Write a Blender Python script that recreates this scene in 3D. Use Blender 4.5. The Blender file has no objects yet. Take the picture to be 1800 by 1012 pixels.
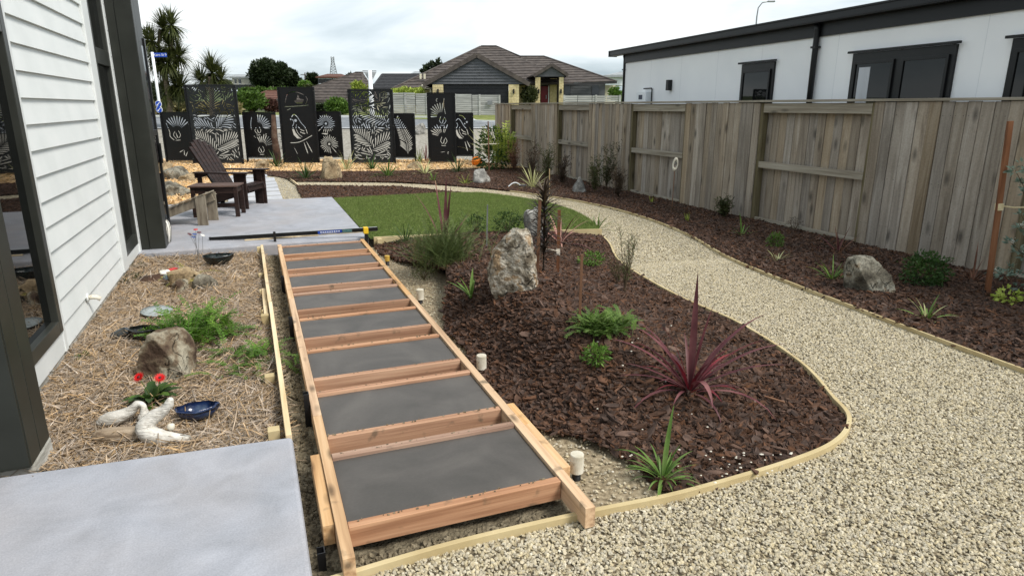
import bpy, bmesh, math, random
from mathutils import Vector, Matrix, noise, geometry
R = math.radians
random.seed(7)
S = bpy.context.scene
COL = S.collection
# ---------------------------------------------------------------- camera
F_PX, TH, YAW, EYE = 1150.0, math.atan(319 / 1150.0), R(21.2), 1.7
cam = bpy.data.objects.new('camera', bpy.data.cameras.new('camera'))
COL.objects.link(cam)
cam.location = (0, 0, EYE)
cam.rotation_euler = (math.pi / 2 - TH, 0, -YAW)
cam.data.lens = 23.0
cam.data.sensor_width = 36
cam.data.clip_end = 3000
cam.data.clip_start = 0.05
S.camera = cam
# ---------------------------------------------------------------- sky
W = bpy.data.worlds.new('World')
S.world = W
W.use_nodes = True
nt = W.node_tree
nt.nodes.clear()
N = lambda t: nt.nodes.new(t)
out = N('ShaderNodeOutputWorld')
sky = N('ShaderNodeTexSky'); sky.sky_type = 'NISHITA'; sky.sun_disc = False
sky.sun_elevation = R(50); sky.sun_rotation = R(138)
bg1 = N('ShaderNodeBackground'); bg1.inputs[1].default_value = 0.10
nt.links.new(sky.outputs[0], bg1.inputs[0])
tc = N('ShaderNodeTexCoord')
mp = N('ShaderNodeMapping'); mp.inputs['Scale'].default_value = (1.0, 1.0, 3.4)
mp.inputs['Location'].default_value = (3.3, 0.7, 0.35)
nt.links.new(tc.outputs['Generated'], mp.inputs[0])
n1 = N('ShaderNodeTexNoise'); n1.inputs['Scale'].default_value = 2.3
n1.inputs['Detail'].default_value = 7; n1.inputs['Roughness'].default_value = 0.52
n1.inputs['Distortion'].default_value = 0.5
nt.links.new(mp.outputs[0], n1.inputs[0])
cr = N('ShaderNodeValToRGB')
cr.color_ramp.elements[0].position = 0.36; cr.color_ramp.elements[0].color = (0.25, 0.305, 0.34, 1)
cr.color_ramp.elements[1].position = 0.62; cr.color_ramp.elements[1].color = (0.66, 0.67, 0.665, 1)
e = cr.color_ramp.elements.new(0.48); e.color = (0.44, 0.49, 0.52, 1)
nt.links.new(n1.outputs[0], cr.inputs[0])
bg2 = N('ShaderNodeBackground'); bg2.inputs[1].default_value = 1.08
nt.links.new(cr.outputs[0], bg2.inputs[0])
mx = N('ShaderNodeMixShader'); mx.inputs[0].default_value = 0.9
nt.links.new(bg1.outputs[0], mx.inputs[1]); nt.links.new(bg2.outputs[0], mx.inputs[2])
nt.links.new(mx.outputs[0], out.inputs[0])
# ---------------------------------------------------------------- sun (overcast)
sun = bpy.data.objects.new('sun', bpy.data.lights.new('sun', 'SUN'))
COL.objects.link(sun)
sun.data.energy = 2.2
sun.data.angle = R(20)
sun.data.color = (1.0, 0.95, 0.88)
# from behind the camera's right, high
az, el = R(138), R(50)
d_ = Vector((math.sin(az) * math.cos(el), math.cos(az) * math.cos(el), math.sin(el)))
sun.rotation_euler = d_.to_track_quat('Z', 'Y').to_euler()
sun.location = d_ * 30
S.view_settings.view_transform = 'Standard'
S.view_settings.look = 'None'
S.view_settings.gamma = 1
S.view_settings.use_curve_mapping = False
S.view_settings.exposure = 0.8

# ================================================================ survey of the plot
def ray(px, py):
    a = (px - 900) / F_PX; b = (506 - py) / F_PX
    f = math.cos(TH) + b * math.sin(TH)
    z = -math.sin(TH) + b * math.cos(TH)
    return Vector((f * math.sin(YAW) + a * math.cos(YAW), f * math.cos(YAW) - a * math.sin(YAW), z))
def at_z(px, py, z=0.0):                 # point of the plot at a known level
    r = ray(px, py); return Vector((0, 0, EYE)) + r * ((z - EYE) / r.z)
def at_d(px, py, d):                     # point at a known distance
    r = ray(px, py); return Vector((0, 0, EYE)) + r * (d / (r.x * math.sin(YAW) + r.y * math.cos(YAW)))
def smooth(a, b, t):
    t = max(0.0, min(1.0, (t - a) / (b - a))); return t * t * (3 - 2 * t)
def depth_of(x, y): return x * math.sin(YAW) + y * math.cos(YAW)
def rise(d):
    pts = [(-60, 0), (21.5, 0), (44, 1.15), (55, 1.3), (70, 1.5), (110, 3.4), (135, 4.6), (400, 5.0), (2500, 5.0)]
    for (a, za), (b, zb) in zip(pts, pts[1:]):
        if d <= b: return za + (zb - za) * (d - a) / (b - a)
    return 5.0
def mound(x, y):
    g = lambda cx, cy, sx, sy: math.exp(-((x - cx) / sx) ** 2 - ((y - cy) / sy) ** 2)
    z = 0.34 * g(1.95, 5.0, .85, 1.25) + 0.24 * g(1.95, 3.6, .6, .9) + 0.105 * g(2.9, 7.9, 1.5, .45) + 0.10 * g(2.0, 7.0, .8, .7) + 0.08 * g(3.0, 6.6, .5, .7)
    z *= smooth(1.2, 1.75, x) * smooth(2.15, 3.0, y)
    return z + 0.02 * noise.noise(Vector((x * 3, y * 3, 0)))
def in_island(x, y): return 1.2 < x < 4.2 and 2.15 < y < 8.2
def ground_z(x, y):
    d = depth_of(x, y)
    if d > 21.5: return rise(d)
    if in_island(x, y): return max(0.0, mound(x, y))
    return 0.0
def place(px, py):                       # walk a sight line down to the ground
    r = ray(px, py); p = Vector((0, 0, EYE)); t = 1.0
    while t < 400:
        q = p + r * t
        if q.z <= ground_z(q.x, q.y): return Vector((q.x, q.y, ground_z(q.x, q.y)))
        t += 0.01 if t < 30 else 0.2
    return p + r * t
def FR(u, d, z=0): return Vector((u * math.cos(YAW) + d * math.sin(YAW), -u * math.sin(YAW) + d * math.cos(YAW), z))

# ================================================================ materials
MATS = {}
def lin(c): return tuple(((v / 255) / 12.92 if v / 255 < .04045 else ((v / 255 + .055) / 1.055) ** 2.4) for v in c)
def pmat(name, cols, scale=8, rough=.8, bump=.3, bscale=40, bdist=.01, detail=6, stretch=(1, 1, 1), var=0.0, pos=None,
         metal=0, spec=.35, hue=0.0, distort=0, knots=None, crack=None, coat=0, trans=0, fine=None, patch=None):
    m = bpy.data.materials.new(name); m.use_nodes = True
    t = m.node_tree; L = t.links.new; b = t.nodes['Principled BSDF']
    b.inputs['Roughness'].default_value = rough
    b.inputs['Metallic'].default_value = metal
    b.inputs['Specular IOR Level'].default_value = spec
    if coat: b.inputs['Coat Weight'].default_value = coat
    co = t.nodes.new('ShaderNodeTexCoord'); src = co.outputs['Object']
    oi = t.nodes.new('ShaderNodeObjectInfo')
    if var:
        ad = t.nodes.new('ShaderNodeVectorMath'); ad.operation = 'ADD'
        mu = t.nodes.new('ShaderNodeMath'); mu.operation = 'MULTIPLY'; mu.inputs[1].default_value = 37.0
        L(oi.outputs['Random'], mu.inputs[0]); L(src, ad.inputs[0]); L(mu.outputs[0], ad.inputs[1]); src = ad.outputs[0]
    mpn = t.nodes.new('ShaderNodeMapping'); mpn.inputs['Scale'].default_value = stretch
    L(src, mpn.inputs[0])
    n = t.nodes.new('ShaderNodeTexNoise'); n.inputs['Scale'].default_value = scale; n.inputs['Detail'].default_value = detail
    n.inputs['Distortion'].default_value = distort
    L(mpn.outputs[0], n.inputs[0])
    ramp = t.nodes.new('ShaderNodeValToRGB'); el = ramp.color_ramp.elements
    k = len(cols); ps = pos or [0.3 + 0.4 * i / max(1, k - 1) for i in range(k)]
    while len(el) < k: el.new(0.5)
    for i in range(k):
        el[i].position = ps[i]; el[i].color = (*cols[i], 1)
    L(n.outputs[0], ramp.inputs[0]); c = ramp.outputs[0]
    if patch:            # large soft stains: (scale, colour, low, high, amount)
        pn = t.nodes.new('ShaderNodeTexNoise'); pn.inputs['Scale'].default_value = patch[0]; pn.inputs['Detail'].default_value = 5
        L(src, pn.inputs[0])
        mr = t.nodes.new('ShaderNodeMapRange'); mr.inputs[1].default_value = patch[2]; mr.inputs[2].default_value = patch[3]
        mr.inputs[4].default_value = patch[4]
        L(pn.outputs[0], mr.inputs[0])
        mxx = t.nodes.new('ShaderNodeMix'); mxx.data_type = 'RGBA'
        L(mr.outputs[0], mxx.inputs[0]); L(c, mxx.inputs[6]); mxx.inputs[7].default_value = (*patch[1], 1); c = mxx.outputs[2]
    if fine:             # fine speckle: (scale, low, high)
        fn = t.nodes.new('ShaderNodeTexNoise'); fn.inputs['Scale'].default_value = fine[0]; fn.inputs['Detail'].default_value = 3
        L(src, fn.inputs[0])
        mr = t.nodes.new('ShaderNodeMapRange'); mr.inputs[1].default_value = .3; mr.inputs[2].default_value = .7
        mr.inputs[3].default_value = fine[1]; mr.inputs[4].default_value = fine[2]
        L(fn.outputs[0], mr.inputs[0])
        h0 = t.nodes.new('ShaderNodeHueSaturation'); L(mr.outputs[0], h0.inputs['Value']); L(c, h0.inputs['Color']); c = h0.outputs[0]
    if knots:            # elongated timber knots
        km = t.nodes.new('ShaderNodeMapping'); km.inputs['Scale'].default_value = knots
        L(src, km.inputs[0])
        v = t.nodes.new('ShaderNodeTexVoronoi'); v.inputs['Scale'].default_value = 1.0; L(km.outputs[0], v.inputs[0])
        mr = t.nodes.new('ShaderNodeMapRange'); mr.inputs[1].default_value = .06; mr.inputs[2].default_value = .22
        mr.inputs[3].default_value = .35; mr.inputs[4].default_value = 1
        L(v.outputs['Distance'], mr.inputs[0])
        h = t.nodes.new('ShaderNodeHueSaturation'); L(mr.outputs[0], h.inputs['Value']); L(c, h.inputs['Color']); c = h.outputs[0]
    ck = None
    if crack:            # thin wandering lines: (scale, width, value at the line, share of the surface)
        cn = t.nodes.new('ShaderNodeTexNoise'); cn.inputs['Scale'].default_value = crack[0]; cn.inputs['Detail'].default_value = 3
        cn.inputs['Distortion'].default_value = 1.2; L(src, cn.inputs[0])
        s1 = t.nodes.new('ShaderNodeMath'); s1.operation = 'SUBTRACT'; s1.inputs[1].default_value = .5; L(cn.outputs[0], s1.inputs[0])
        s2 = t.nodes.new('ShaderNodeMath'); s2.operation = 'ABSOLUTE'; L(s1.outputs[0], s2.inputs[0])
        mr = t.nodes.new('ShaderNodeMapRange'); mr.inputs[1].default_value = 0; mr.inputs[2].default_value = crack[1]; mr.inputs[3].default_value = 0; L(s2.outputs[0], mr.inputs[0])
        mk = t.nodes.new('ShaderNodeTexNoise'); mk.inputs['Scale'].default_value = crack[0] * .9; L(src, mk.inputs[0])
        m5 = t.nodes.new('ShaderNodeMapRange'); m5.inputs[1].default_value = crack[3]; m5.inputs[2].default_value = crack[3] + .06; m5.inputs[3].default_value = 1; m5.inputs[4].default_value = 0; L(mk.outputs[0], m5.inputs[0])
        mxv = t.nodes.new('ShaderNodeMath'); mxv.operation = 'MAXIMUM'; L(mr.outputs[0], mxv.inputs[0]); L(m5.outputs[0], mxv.inputs[1]); ck = mxv.outputs[0]
        m6 = t.nodes.new('ShaderNodeMapRange'); m6.inputs[3].default_value = crack[2]; m6.inputs[4].default_value = 1; L(ck, m6.inputs[0])
        h = t.nodes.new('ShaderNodeHueSaturation'); L(m6.outputs[0], h.inputs['Value']); L(c, h.inputs['Color']); c = h.outputs[0]
    if var:
        mr = t.nodes.new('ShaderNodeMapRange'); mr.inputs[3].default_value = 1 - var; mr.inputs[4].default_value = 1 + var
        L(oi.outputs['Random'], mr.inputs[0])
        h = t.nodes.new('ShaderNodeHueSaturation'); L(mr.outputs[0], h.inputs['Value']); L(c, h.inputs['Color'])
        if hue:
            m2 = t.nodes.new('ShaderNodeMath'); m2.operation = 'FRACT'
            m3 = t.nodes.new('ShaderNodeMath'); m3.operation = 'MULTIPLY'; m3.inputs[1].default_value = 17.3
            L(oi.outputs['Random'], m3.inputs[0]); L(m3.outputs[0], m2.inputs[0])
            m4 = t.nodes.new('ShaderNodeMapRange'); m4.inputs[3].default_value = 1 - hue * 10; m4.inputs[4].default_value = 1 + hue * 4
            L(m2.outputs[0], m4.inputs[0]); L(m4.outputs[0], h.inputs['Saturation'])
        c = h.outputs[0]
    L(c, b.inputs['Base Color'])
    if bump:
        n2 = t.nodes.new('ShaderNodeTexNoise'); n2.inputs['Scale'].default_value = bscale; n2.inputs['Detail'].default_value = 4
        L(mpn.outputs[0], n2.inputs[0])
        bp = t.nodes.new('ShaderNodeBump'); bp.inputs['Strength'].default_value = bump; bp.inputs['Distance'].default_value = bdist
        
        if ck:
            ad2 = t.nodes.new('ShaderNodeMath'); ad2.operation = 'ADD'; L(n2.outputs[0], ad2.inputs[0]); L(ck, ad2.inputs[1]); L(ad2.outputs[0], bp.inputs['Height'])
        else: L(n2.outputs[0], bp.inputs['Height'])
        L(bp.outputs[0], b.inputs['Normal'])
    if trans:            # thin leaves let light through
        tr = t.nodes.new('ShaderNodeBsdfTranslucent'); L(c, tr.inputs[0])
        ms = t.nodes.new('ShaderNodeMixShader'); ms.inputs[0].default_value = trans
        o = t.nodes['Material Output']; L(b.outputs[0], ms.inputs[1]); L(tr.outputs[0], ms.inputs[2]); L(ms.outputs[0], o.inputs[0])
    MATS[name] = m; return m
M = MATS
g = lambda *c: lin(c)
pmat('gravel_stone', [g(146, 134, 108), g(178, 166, 138), g(200, 190, 164)], 25, .85, .3, 60, var=.22, hue=.03)
pmat('gravel_base', [g(60, 54, 42), g(110, 98, 78), g(160, 148, 122)], 60, .9, .6, 90, .01, pos=[.35, .5, .62])
pmat('bark_chip', [g(44, 29, 20), g(71, 48, 33), g(98, 69, 50)], 30, .85, .5, 80, .004, stretch=(1, 3, 1), var=.42, hue=.03)
pmat('bark_base', [g(34, 24, 19), g(58, 40, 32), g(78, 54, 42)], 40, .95, .8, 60, .02)
pmat('straw_chip', [g(112, 92, 70), g(158, 134, 104), g(196, 174, 144)], 30, .75, .2, 90, .002, stretch=(1, 8, 1), var=.5, hue=.05)
pmat('straw_base', [g(44, 32, 22), g(74, 54, 38), g(104, 80, 56)], 50, .95, .8, 60, .02)
pmat('gold_chip', [g(164, 128, 82), g(200, 166, 116), g(220, 192, 148)], 30, .8, .2, 60, .002, var=.35, hue=.02)
pmat('gold_base', [g(96, 70, 44), g(140, 108, 70), g(170, 138, 96)], 40, .9, .8, 50, .02)
pmat('clay', [g(84, 76, 60), g(122, 112, 92), g(150, 140, 118)], 14, .95, .9, 45, .03, fine=(120, .75, 1.2))
pmat('sand_patch', [g(104, 92, 72), g(140, 126, 102), g(170, 156, 130)], 40, .95, .7, 80, .01)
pmat('concrete_new', [g(146, 148, 154), g(158, 160, 167), g(169, 171, 178)], 3.2, .66, .8, 16, .006, distort=1.0, fine=(140, .86, 1.08), patch=(1.3, g(160, 154, 152), .45, .7, .6))
pmat('concrete_wet', [g(74, 71, 67), g(84, 80, 76), g(93, 89, 84)], 2.0, .5, .25, 14, .006, fine=(90, .95, 1.04), spec=.3, var=.05, distort=1.5)
pmat('concrete_foot', [g(140, 138, 128), g(176, 174, 166), g(196, 195, 188)], 5, .9, .5, 30, .01, stretch=(1, 1, 3))
pmat('paver', [g(164, 166, 170), g(176, 178, 182), g(186, 188, 190)], 6, .8, .3, 40, .004, var=.05)
pmat('white_board', [g(216, 220, 219), g(222, 226, 225), g(227, 230, 229)], 3, .5, .05, 60, .002)
pmat('white_trim', [g(214, 218, 217), g(224, 227, 226)], 3, .45, .05, 60, .002)
pmat('dark_clad', [g(34, 36, 31), g(40, 42, 37), g(46, 48, 43)], 4, .42, .05, 60, .002, var=.04)
pmat('black_frame', [g(20, 21, 22), g(27, 28, 29)], 5, .35, .03, 60, .002)
pmat('frame_olive', [g(44, 46, 42), g(56, 58, 54)], 5, .35, .03, 60, .002)
pmat('render_white', [g(236, 238, 240), g(240, 242, 243), g(243, 245, 246)], 1.2, .75, .15, 120, .003, patch=(.8, g(226, 229, 232), .5, .75, .5))
pmat('render_joint', [g(214, 217, 220), g(222, 225, 228)], 2, .8, 0)
pmat('fascia_black', [g(16, 17, 19), g(22, 23, 25)], 3, .4, .05, 30, .002)
pmat('screen_black', [g(7, 8, 10), g(11, 12, 15)], 8, .48, .05, 60, .001)
pmat('screen_grey', [g(26, 29, 31), g(33, 36, 38)], 8, .5, .05, 60, .001)
pmat('paling', [g(124, 110, 92), g(152, 138, 119), g(168, 156, 139)], 1.0, .9, .5, 2.2, .004, stretch=(14, 14, .9), var=.2, hue=.04, knots=(7, 5, 2.0), distort=1.2,
     patch=(1.3, g(112, 98, 78), .5, .72, .5), fine=(50, .9, 1.08))
pmat('fence_rail', [g(122, 113, 98), g(146, 138, 123), g(164, 157, 143)], 1.0, .9, .5, 2.2, .004, stretch=(28, 1.3, 28), var=.1, knots=(4, 2, 6), distort=.4)
pmat('fence_post', [g(78, 70, 46), g(106, 97, 72), g(124, 115, 92)], 1.0, .9, .5, 2.2, .004, stretch=(28, 28, 1.3), var=.1, knots=(5, 5, 1.4), distort=.4)
pmat('pine_form', [g(160, 122, 84), g(196, 158, 114), g(212, 178, 136)], 1.0, .75, .5, 2.5, .003, stretch=(34, 1.2, 34), var=.14, hue=.02, knots=(9, 3, 9),
     patch=(9, g(96, 84, 66), .62, .74, .8))
pmat('pine_cross', [g(138, 100, 76), g(170, 130, 102), g(192, 154, 124)], 1.0, .8, .6, 2.5, .003, stretch=(1.2, 34, 34), var=.16, hue=.02,
     patch=(12, g(96, 84, 68), .62, .74, .7))
pmat('pine_pale', [g(196, 170, 128), g(216, 196, 158), g(228, 210, 176)], 1.0, .8, .4, 2.5, .003, stretch=(22, 1.4, 22), var=.1, patch=(5, g(150, 130, 100), .55, .75, .6))
pmat('edging', [g(172, 152, 110), g(190, 172, 130), g(204, 188, 148)], 3.0, .8, .35, 30, .003, var=.05, patch=(6, g(140, 116, 78), .6, .76, .7))
pmat('stake_orange', [g(92, 58, 36), g(122, 78, 50), g(142, 98, 68)], 1.0, .8, .3, 3, .003, stretch=(20, 20, 2), var=.08)
pmat('stake_brown', [g(104, 72, 52), g(130, 96, 72)], 1.0, .85, .3, 3, .003, stretch=(20, 20, 2), var=.08)
pmat('bamboo', [g(168, 142, 100), g(196, 172, 130)], 4, .7, .1, 3, .003, var=.08)
pmat('steel_black', [g(12, 12, 13), g(24, 24, 26)], 20, .38, .2, 60, .002, spec=.5)
pmat('pipe_black', [g(14, 14, 14), g(22, 22, 22)], 20, .5, .1, 60, .002)
pmat('pvc_white', [g(186, 178, 158), g(214, 208, 192), g(226, 222, 210)], 12, .6, .2, 40, .002, patch=(25, g(120, 100, 66), .55, .7, .8))
pmat('cap_yellow', [g(190, 150, 60), g(220, 190, 100)], 12, .6, .2, 40, .002)
pmat('yellow_plastic', [g(218, 176, 30), g(228, 190, 50)], 12, .5, .05, 40, .002)
pmat('label_blue', [g(24, 58, 150), g(40, 84, 180)], 12, .4, 0)
pmat('label_teal', [g(60, 110, 110), g(110, 130, 130)], 30, .4, 0)
pmat('chair_brown', [g(28, 18, 15), g(42, 28, 24), g(58, 40, 34)], 1.5, .55, .4, 4, .002, stretch=(3, 3, 20), var=.12)
pmat('table_brown', [g(66, 48, 42), g(88, 68, 60), g(104, 84, 74)], 1.5, .7, .4, 4, .002, stretch=(3, 20, 20), var=.1)
pmat('wood_grey', [g(108, 98, 84), g(134, 124, 108), g(152, 143, 126)], 1.5, .8, .4, 4, .002, stretch=(16, 16, 3), var=.12)
pmat('rock_pale', [g(104, 94, 78), g(154, 144, 126), g(190, 183, 168), g(158, 134, 104)], 11, .85, 1.0, 14, .05, pos=[.4, .47, .53, .62], fine=(70, .55, 1.2), crack=(5, .02, .6, .45))
pmat('rock_white', [g(100, 98, 94), g(150, 148, 142), g(186, 184, 178)], 5, .85, 1.0, 12, .03, fine=(50, .55, 1.22), crack=(5, .02, .6, .45))
pmat('rock_grey', [g(66, 60, 50), g(112, 106, 92), g(150, 146, 132), g(116, 92, 62)], 6, .85, 1.0, 14, .025, pos=[.34, .46, .58, .7], fine=(60, .55, 1.22), crack=(5, .02, .6, .45))
pmat('rock_lichen', [g(74, 58, 46), g(106, 92, 74), g(142, 134, 116), g(166, 160, 142)], 6, .9, 1.0, 25, .015, pos=[.4, .47, .52, .65], fine=(90, .7, 1.2), crack=(5, .02, .6, .45))
pmat('rock_tan', [g(118, 98, 72), g(166, 146, 114), g(190, 172, 142)], 4, .85, 1.0, 10, .03, fine=(50, .55, 1.22), crack=(5, .02, .6, .45))
pmat('driftwood_white', [g(172, 166, 154), g(206, 202, 193), g(220, 217, 209)], 3, .75, .7, 7, .012, stretch=(3, 14, 14), fine=(60, .85, 1.06), patch=(14, g(128, 112, 92), .58, .75, .6))
pmat('driftwood_brown', [g(92, 76, 60), g(150, 132, 110), g(180, 164, 142)], 3, .8, .8, 6, .015, stretch=(2, 16, 16))
pmat('shell_black', [g(10, 12, 12), g(22, 28, 28), g(40, 54, 52)], 14, .12, .3, 20, .01, spec=.7)
pmat('glaze_blue', [g(14, 24, 50), g(26, 44, 82), g(66, 84, 108)], 14, .18, .5, 16, .01, spec=.6)
pmat('glaze_rim', [g(90, 112, 132), g(140, 158, 170)], 18, .3, .5, 30, .006)
pmat('plate_grey', [g(140, 148, 148), g(166, 174, 174)], 10, .35, .1, 40, .002)
pmat('vase_white', [g(224, 220, 208), g(234, 231, 222)], 10, .25, 0)
pmat('ball_orange', [g(232, 120, 20), g(242, 142, 40)], 10, .5, .1, 40, .002)
pmat('string', [g(200, 182, 140), g(220, 204, 166)], 30, .8, .2, 80, .002)
pmat('tie_white', [g(216, 206, 186), g(228, 220, 206)], 30, .8, .2, 80, .002)
pmat('rust_wood', [g(46, 32, 25), g(74, 54, 42), g(108, 92, 78)], 4, .9, .8, 20, .02)
def leafmat(name, cols, var=.25, rough=.5, trans=.25): pmat(name, cols, 6, rough, .15, 30, .002, var=var, trans=trans, spec=.3)
leafmat('leaf_red', [g(76, 36, 42), g(108, 62, 66), g(132, 90, 88)])
leafmat('leaf_red_deep', [g(72, 20, 30), g(108, 32, 42), g(132, 52, 56)])
leafmat('leaf_pink', [g(150, 100, 92), g(176, 128, 116), g(190, 150, 132)])
leafmat('leaf_bronze', [g(84, 54, 44), g(120, 84, 66), g(150, 112, 88)])
leafmat('leaf_strap', [g(66, 92, 36), g(98, 128, 58), g(134, 158, 88)])
leafmat('leaf_dark', [g(40, 60, 28), g(58, 84, 38), g(80, 104, 52)])
leafmat('leaf_mid', [g(60, 86, 30), g(82, 112, 42), g(110, 138, 60)])
leafmat('leaf_bright', [g(56, 88, 24), g(80, 118, 34), g(112, 148, 54)])
leafmat('leaf_lime', [g(120, 140, 50), g(150, 164, 70), g(176, 186, 96)])
leafmat('leaf_yellowing', [g(130, 126, 56), g(160, 152, 80), g(178, 160, 90)])
leafmat('leaf_cream', [g(150, 154, 100), g(190, 190, 136), g(206, 204, 160)])
leafmat('leaf_olive', [g(46, 54, 26), g(66, 74, 38), g(86, 92, 52)])
leafmat('leaf_grey', [g(86, 106, 92), g(116, 134, 118), g(146, 160, 146)])
leafmat('leaf_lance', [g(44, 36, 28), g(70, 58, 46), g(94, 80, 62)], trans=.1)
leafmat('leaf_needle', [g(52, 66, 34), g(74, 90, 48), g(96, 110, 64)])
leafmat('leaf_tree', [g(24, 34, 18), g(38, 50, 26), g(56, 68, 36)], trans=.1)
leafmat('leaf_hedge', [g(58, 84, 34), g(84, 112, 46), g(112, 140, 62)])
leafmat('leaf_purple', [g(58, 38, 34), g(78, 52, 46), g(92, 66, 56)])
leafmat('leaf_cabbage', [g(44, 54, 24), g(70, 78, 38), g(104, 108, 62)])
leafmat('grass_dry', [g(120, 112, 70), g(150, 140, 96), g(172, 160, 120)])
leafmat('turf_blade', [g(84, 104, 46), g(104, 124, 60), g(126, 142, 76), g(176, 180, 120)], var=.5)
leafmat('petal_red', [g(170, 14, 18), g(206, 28, 30), g(222, 50, 48)], var=.1)
leafmat('petal_white', [g(206, 208, 196), g(226, 228, 220)], var=.1)
pmat('stem_green', [g(70, 84, 40), g(96, 108, 58)], 10, .7, .2, 40, .002, var=.1)
pmat('stem_brown', [g(64, 50, 38), g(94, 76, 58)], 10, .85, .4, 40, .004, var=.1)
pmat('bark_big', [g(48, 33, 24), g(76, 53, 39), g(102, 75, 58)], 14, .85, .6, 60, .004, stretch=(1, 3, 1), var=.35, hue=.03)
pmat('trunk_grey', [g(90, 80, 66), g(126, 114, 96)], 6, .9, .6, 20, .02, stretch=(1, 1, 4))
pmat('turf_base', [g(58, 76, 30), g(78, 98, 42), g(96, 118, 52)], 30, .95, .6, 60, .01)
pmat('verge_grass', [g(84, 96, 44), g(112, 120, 62), g(136, 138, 84)], 2.5, .95, .5, 20, .02)
pmat('asphalt', [g(104, 108, 112), g(120, 124, 128), g(134, 137, 140)], 1.5, .85, .3, 60, .01, fine=(12, .94, 1.05))
pmat('road_paint', [g(206, 208, 208), g(220, 221, 221)], 8, .7, .1, 40, .002)
pmat('verge_gravel', [g(112, 106, 94), g(146, 141, 130), g(172, 168, 158)], 9, .95, .8, 14, .03, detail=8, fine=(40, .8, 1.15))
pmat('ground_soil', [g(86, 76, 58), g(120, 110, 88)], 2, .95, .6, 20, .03)
pmat('hill_green', [g(54, 68, 34), g(78, 90, 48), g(100, 108, 66)], .2, .95, .5, 2, .1)
pmat('roof_tile', [g(62, 56, 53), g(78, 71, 67), g(92, 84, 78)], 3, .8, .3, 20, .01)
pmat('roof_black', [g(40, 40, 42), g(52, 52, 54)], 3, .8, .3, 20, .01)
pmat('roof_rust', [g(92, 62, 52), g(112, 78, 66)], 3, .8, .3, 20, .01)
pmat('roof_pale', [g(150, 154, 156), g(170, 174, 176)], 3, .6, .1, 20, .01)
pmat('grey_board', [g(74, 76, 80), g(88, 90, 94)], 3, .6, .1, 20, .01, var=.04)
pmat('garage_dark', [g(30, 31, 34), g(40, 41, 44)], 3, .5, .1, 20, .01, var=.04)
pmat('brick_cream', [g(186, 168, 122), g(204, 188, 144), g(216, 202, 160)], 8, .85, .3, 30, .006, var=.1)
pmat('mortar', [g(176, 166, 140), g(190, 182, 158)], 8, .9, .2, 30, .006)
pmat('door_red', [g(108, 14, 26), g(126, 22, 34)], 3, .4, 0)
pmat('wall_cream', [g(206, 200, 176), g(220, 214, 194)], 3, .8, .1, 20, .01)
pmat('fence_grey', [g(138, 138, 136), g(166, 166, 164), g(186, 186, 184)], 1, .85, .3, 20, .01, stretch=(1, 1, 8), var=.14)
pmat('sign_white', [g(226, 230, 232), g(234, 238, 240)], 3, .5, 0)
pmat('sign_blue', [g(20, 62, 168), g(34, 80, 188)], 3, .4, 0)
pmat('steel_galv', [g(120, 122, 124), g(150, 152, 154)], 3, .45, .1, 20, .01, metal=.4)
pmat('meter_dark', [g(50, 58, 74), g(60, 68, 84)], 3, .3, 0)
pmat('curtain', [g(170, 172, 174), g(196, 198, 200)], 1, .9, .3, 8, .02, stretch=(8, 8, .3))
pmat('poppy_red', [g(176, 40, 40), g(200, 70, 64)], 10, .3, 0)
pmat('poppy_blue', [g(40, 62, 130), g(90, 112, 170)], 10, .3, 0)
pmat('poppy_dark', [g(70, 20, 26), g(96, 34, 40)], 10, .3, 0)
pmat('rubber_grey', [g(70, 70, 74), g(92, 92, 96)], 10, .5, 0)
def glass(name, col, rough=.03, spec=1.0):
    m = pmat(name, [col, col], 3, rough, 0, spec=spec); return m
glass('glass_dark', g(9, 11, 12), .02, .4)
glass('glass_far', g(40, 44, 50), .08, .6)

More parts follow.
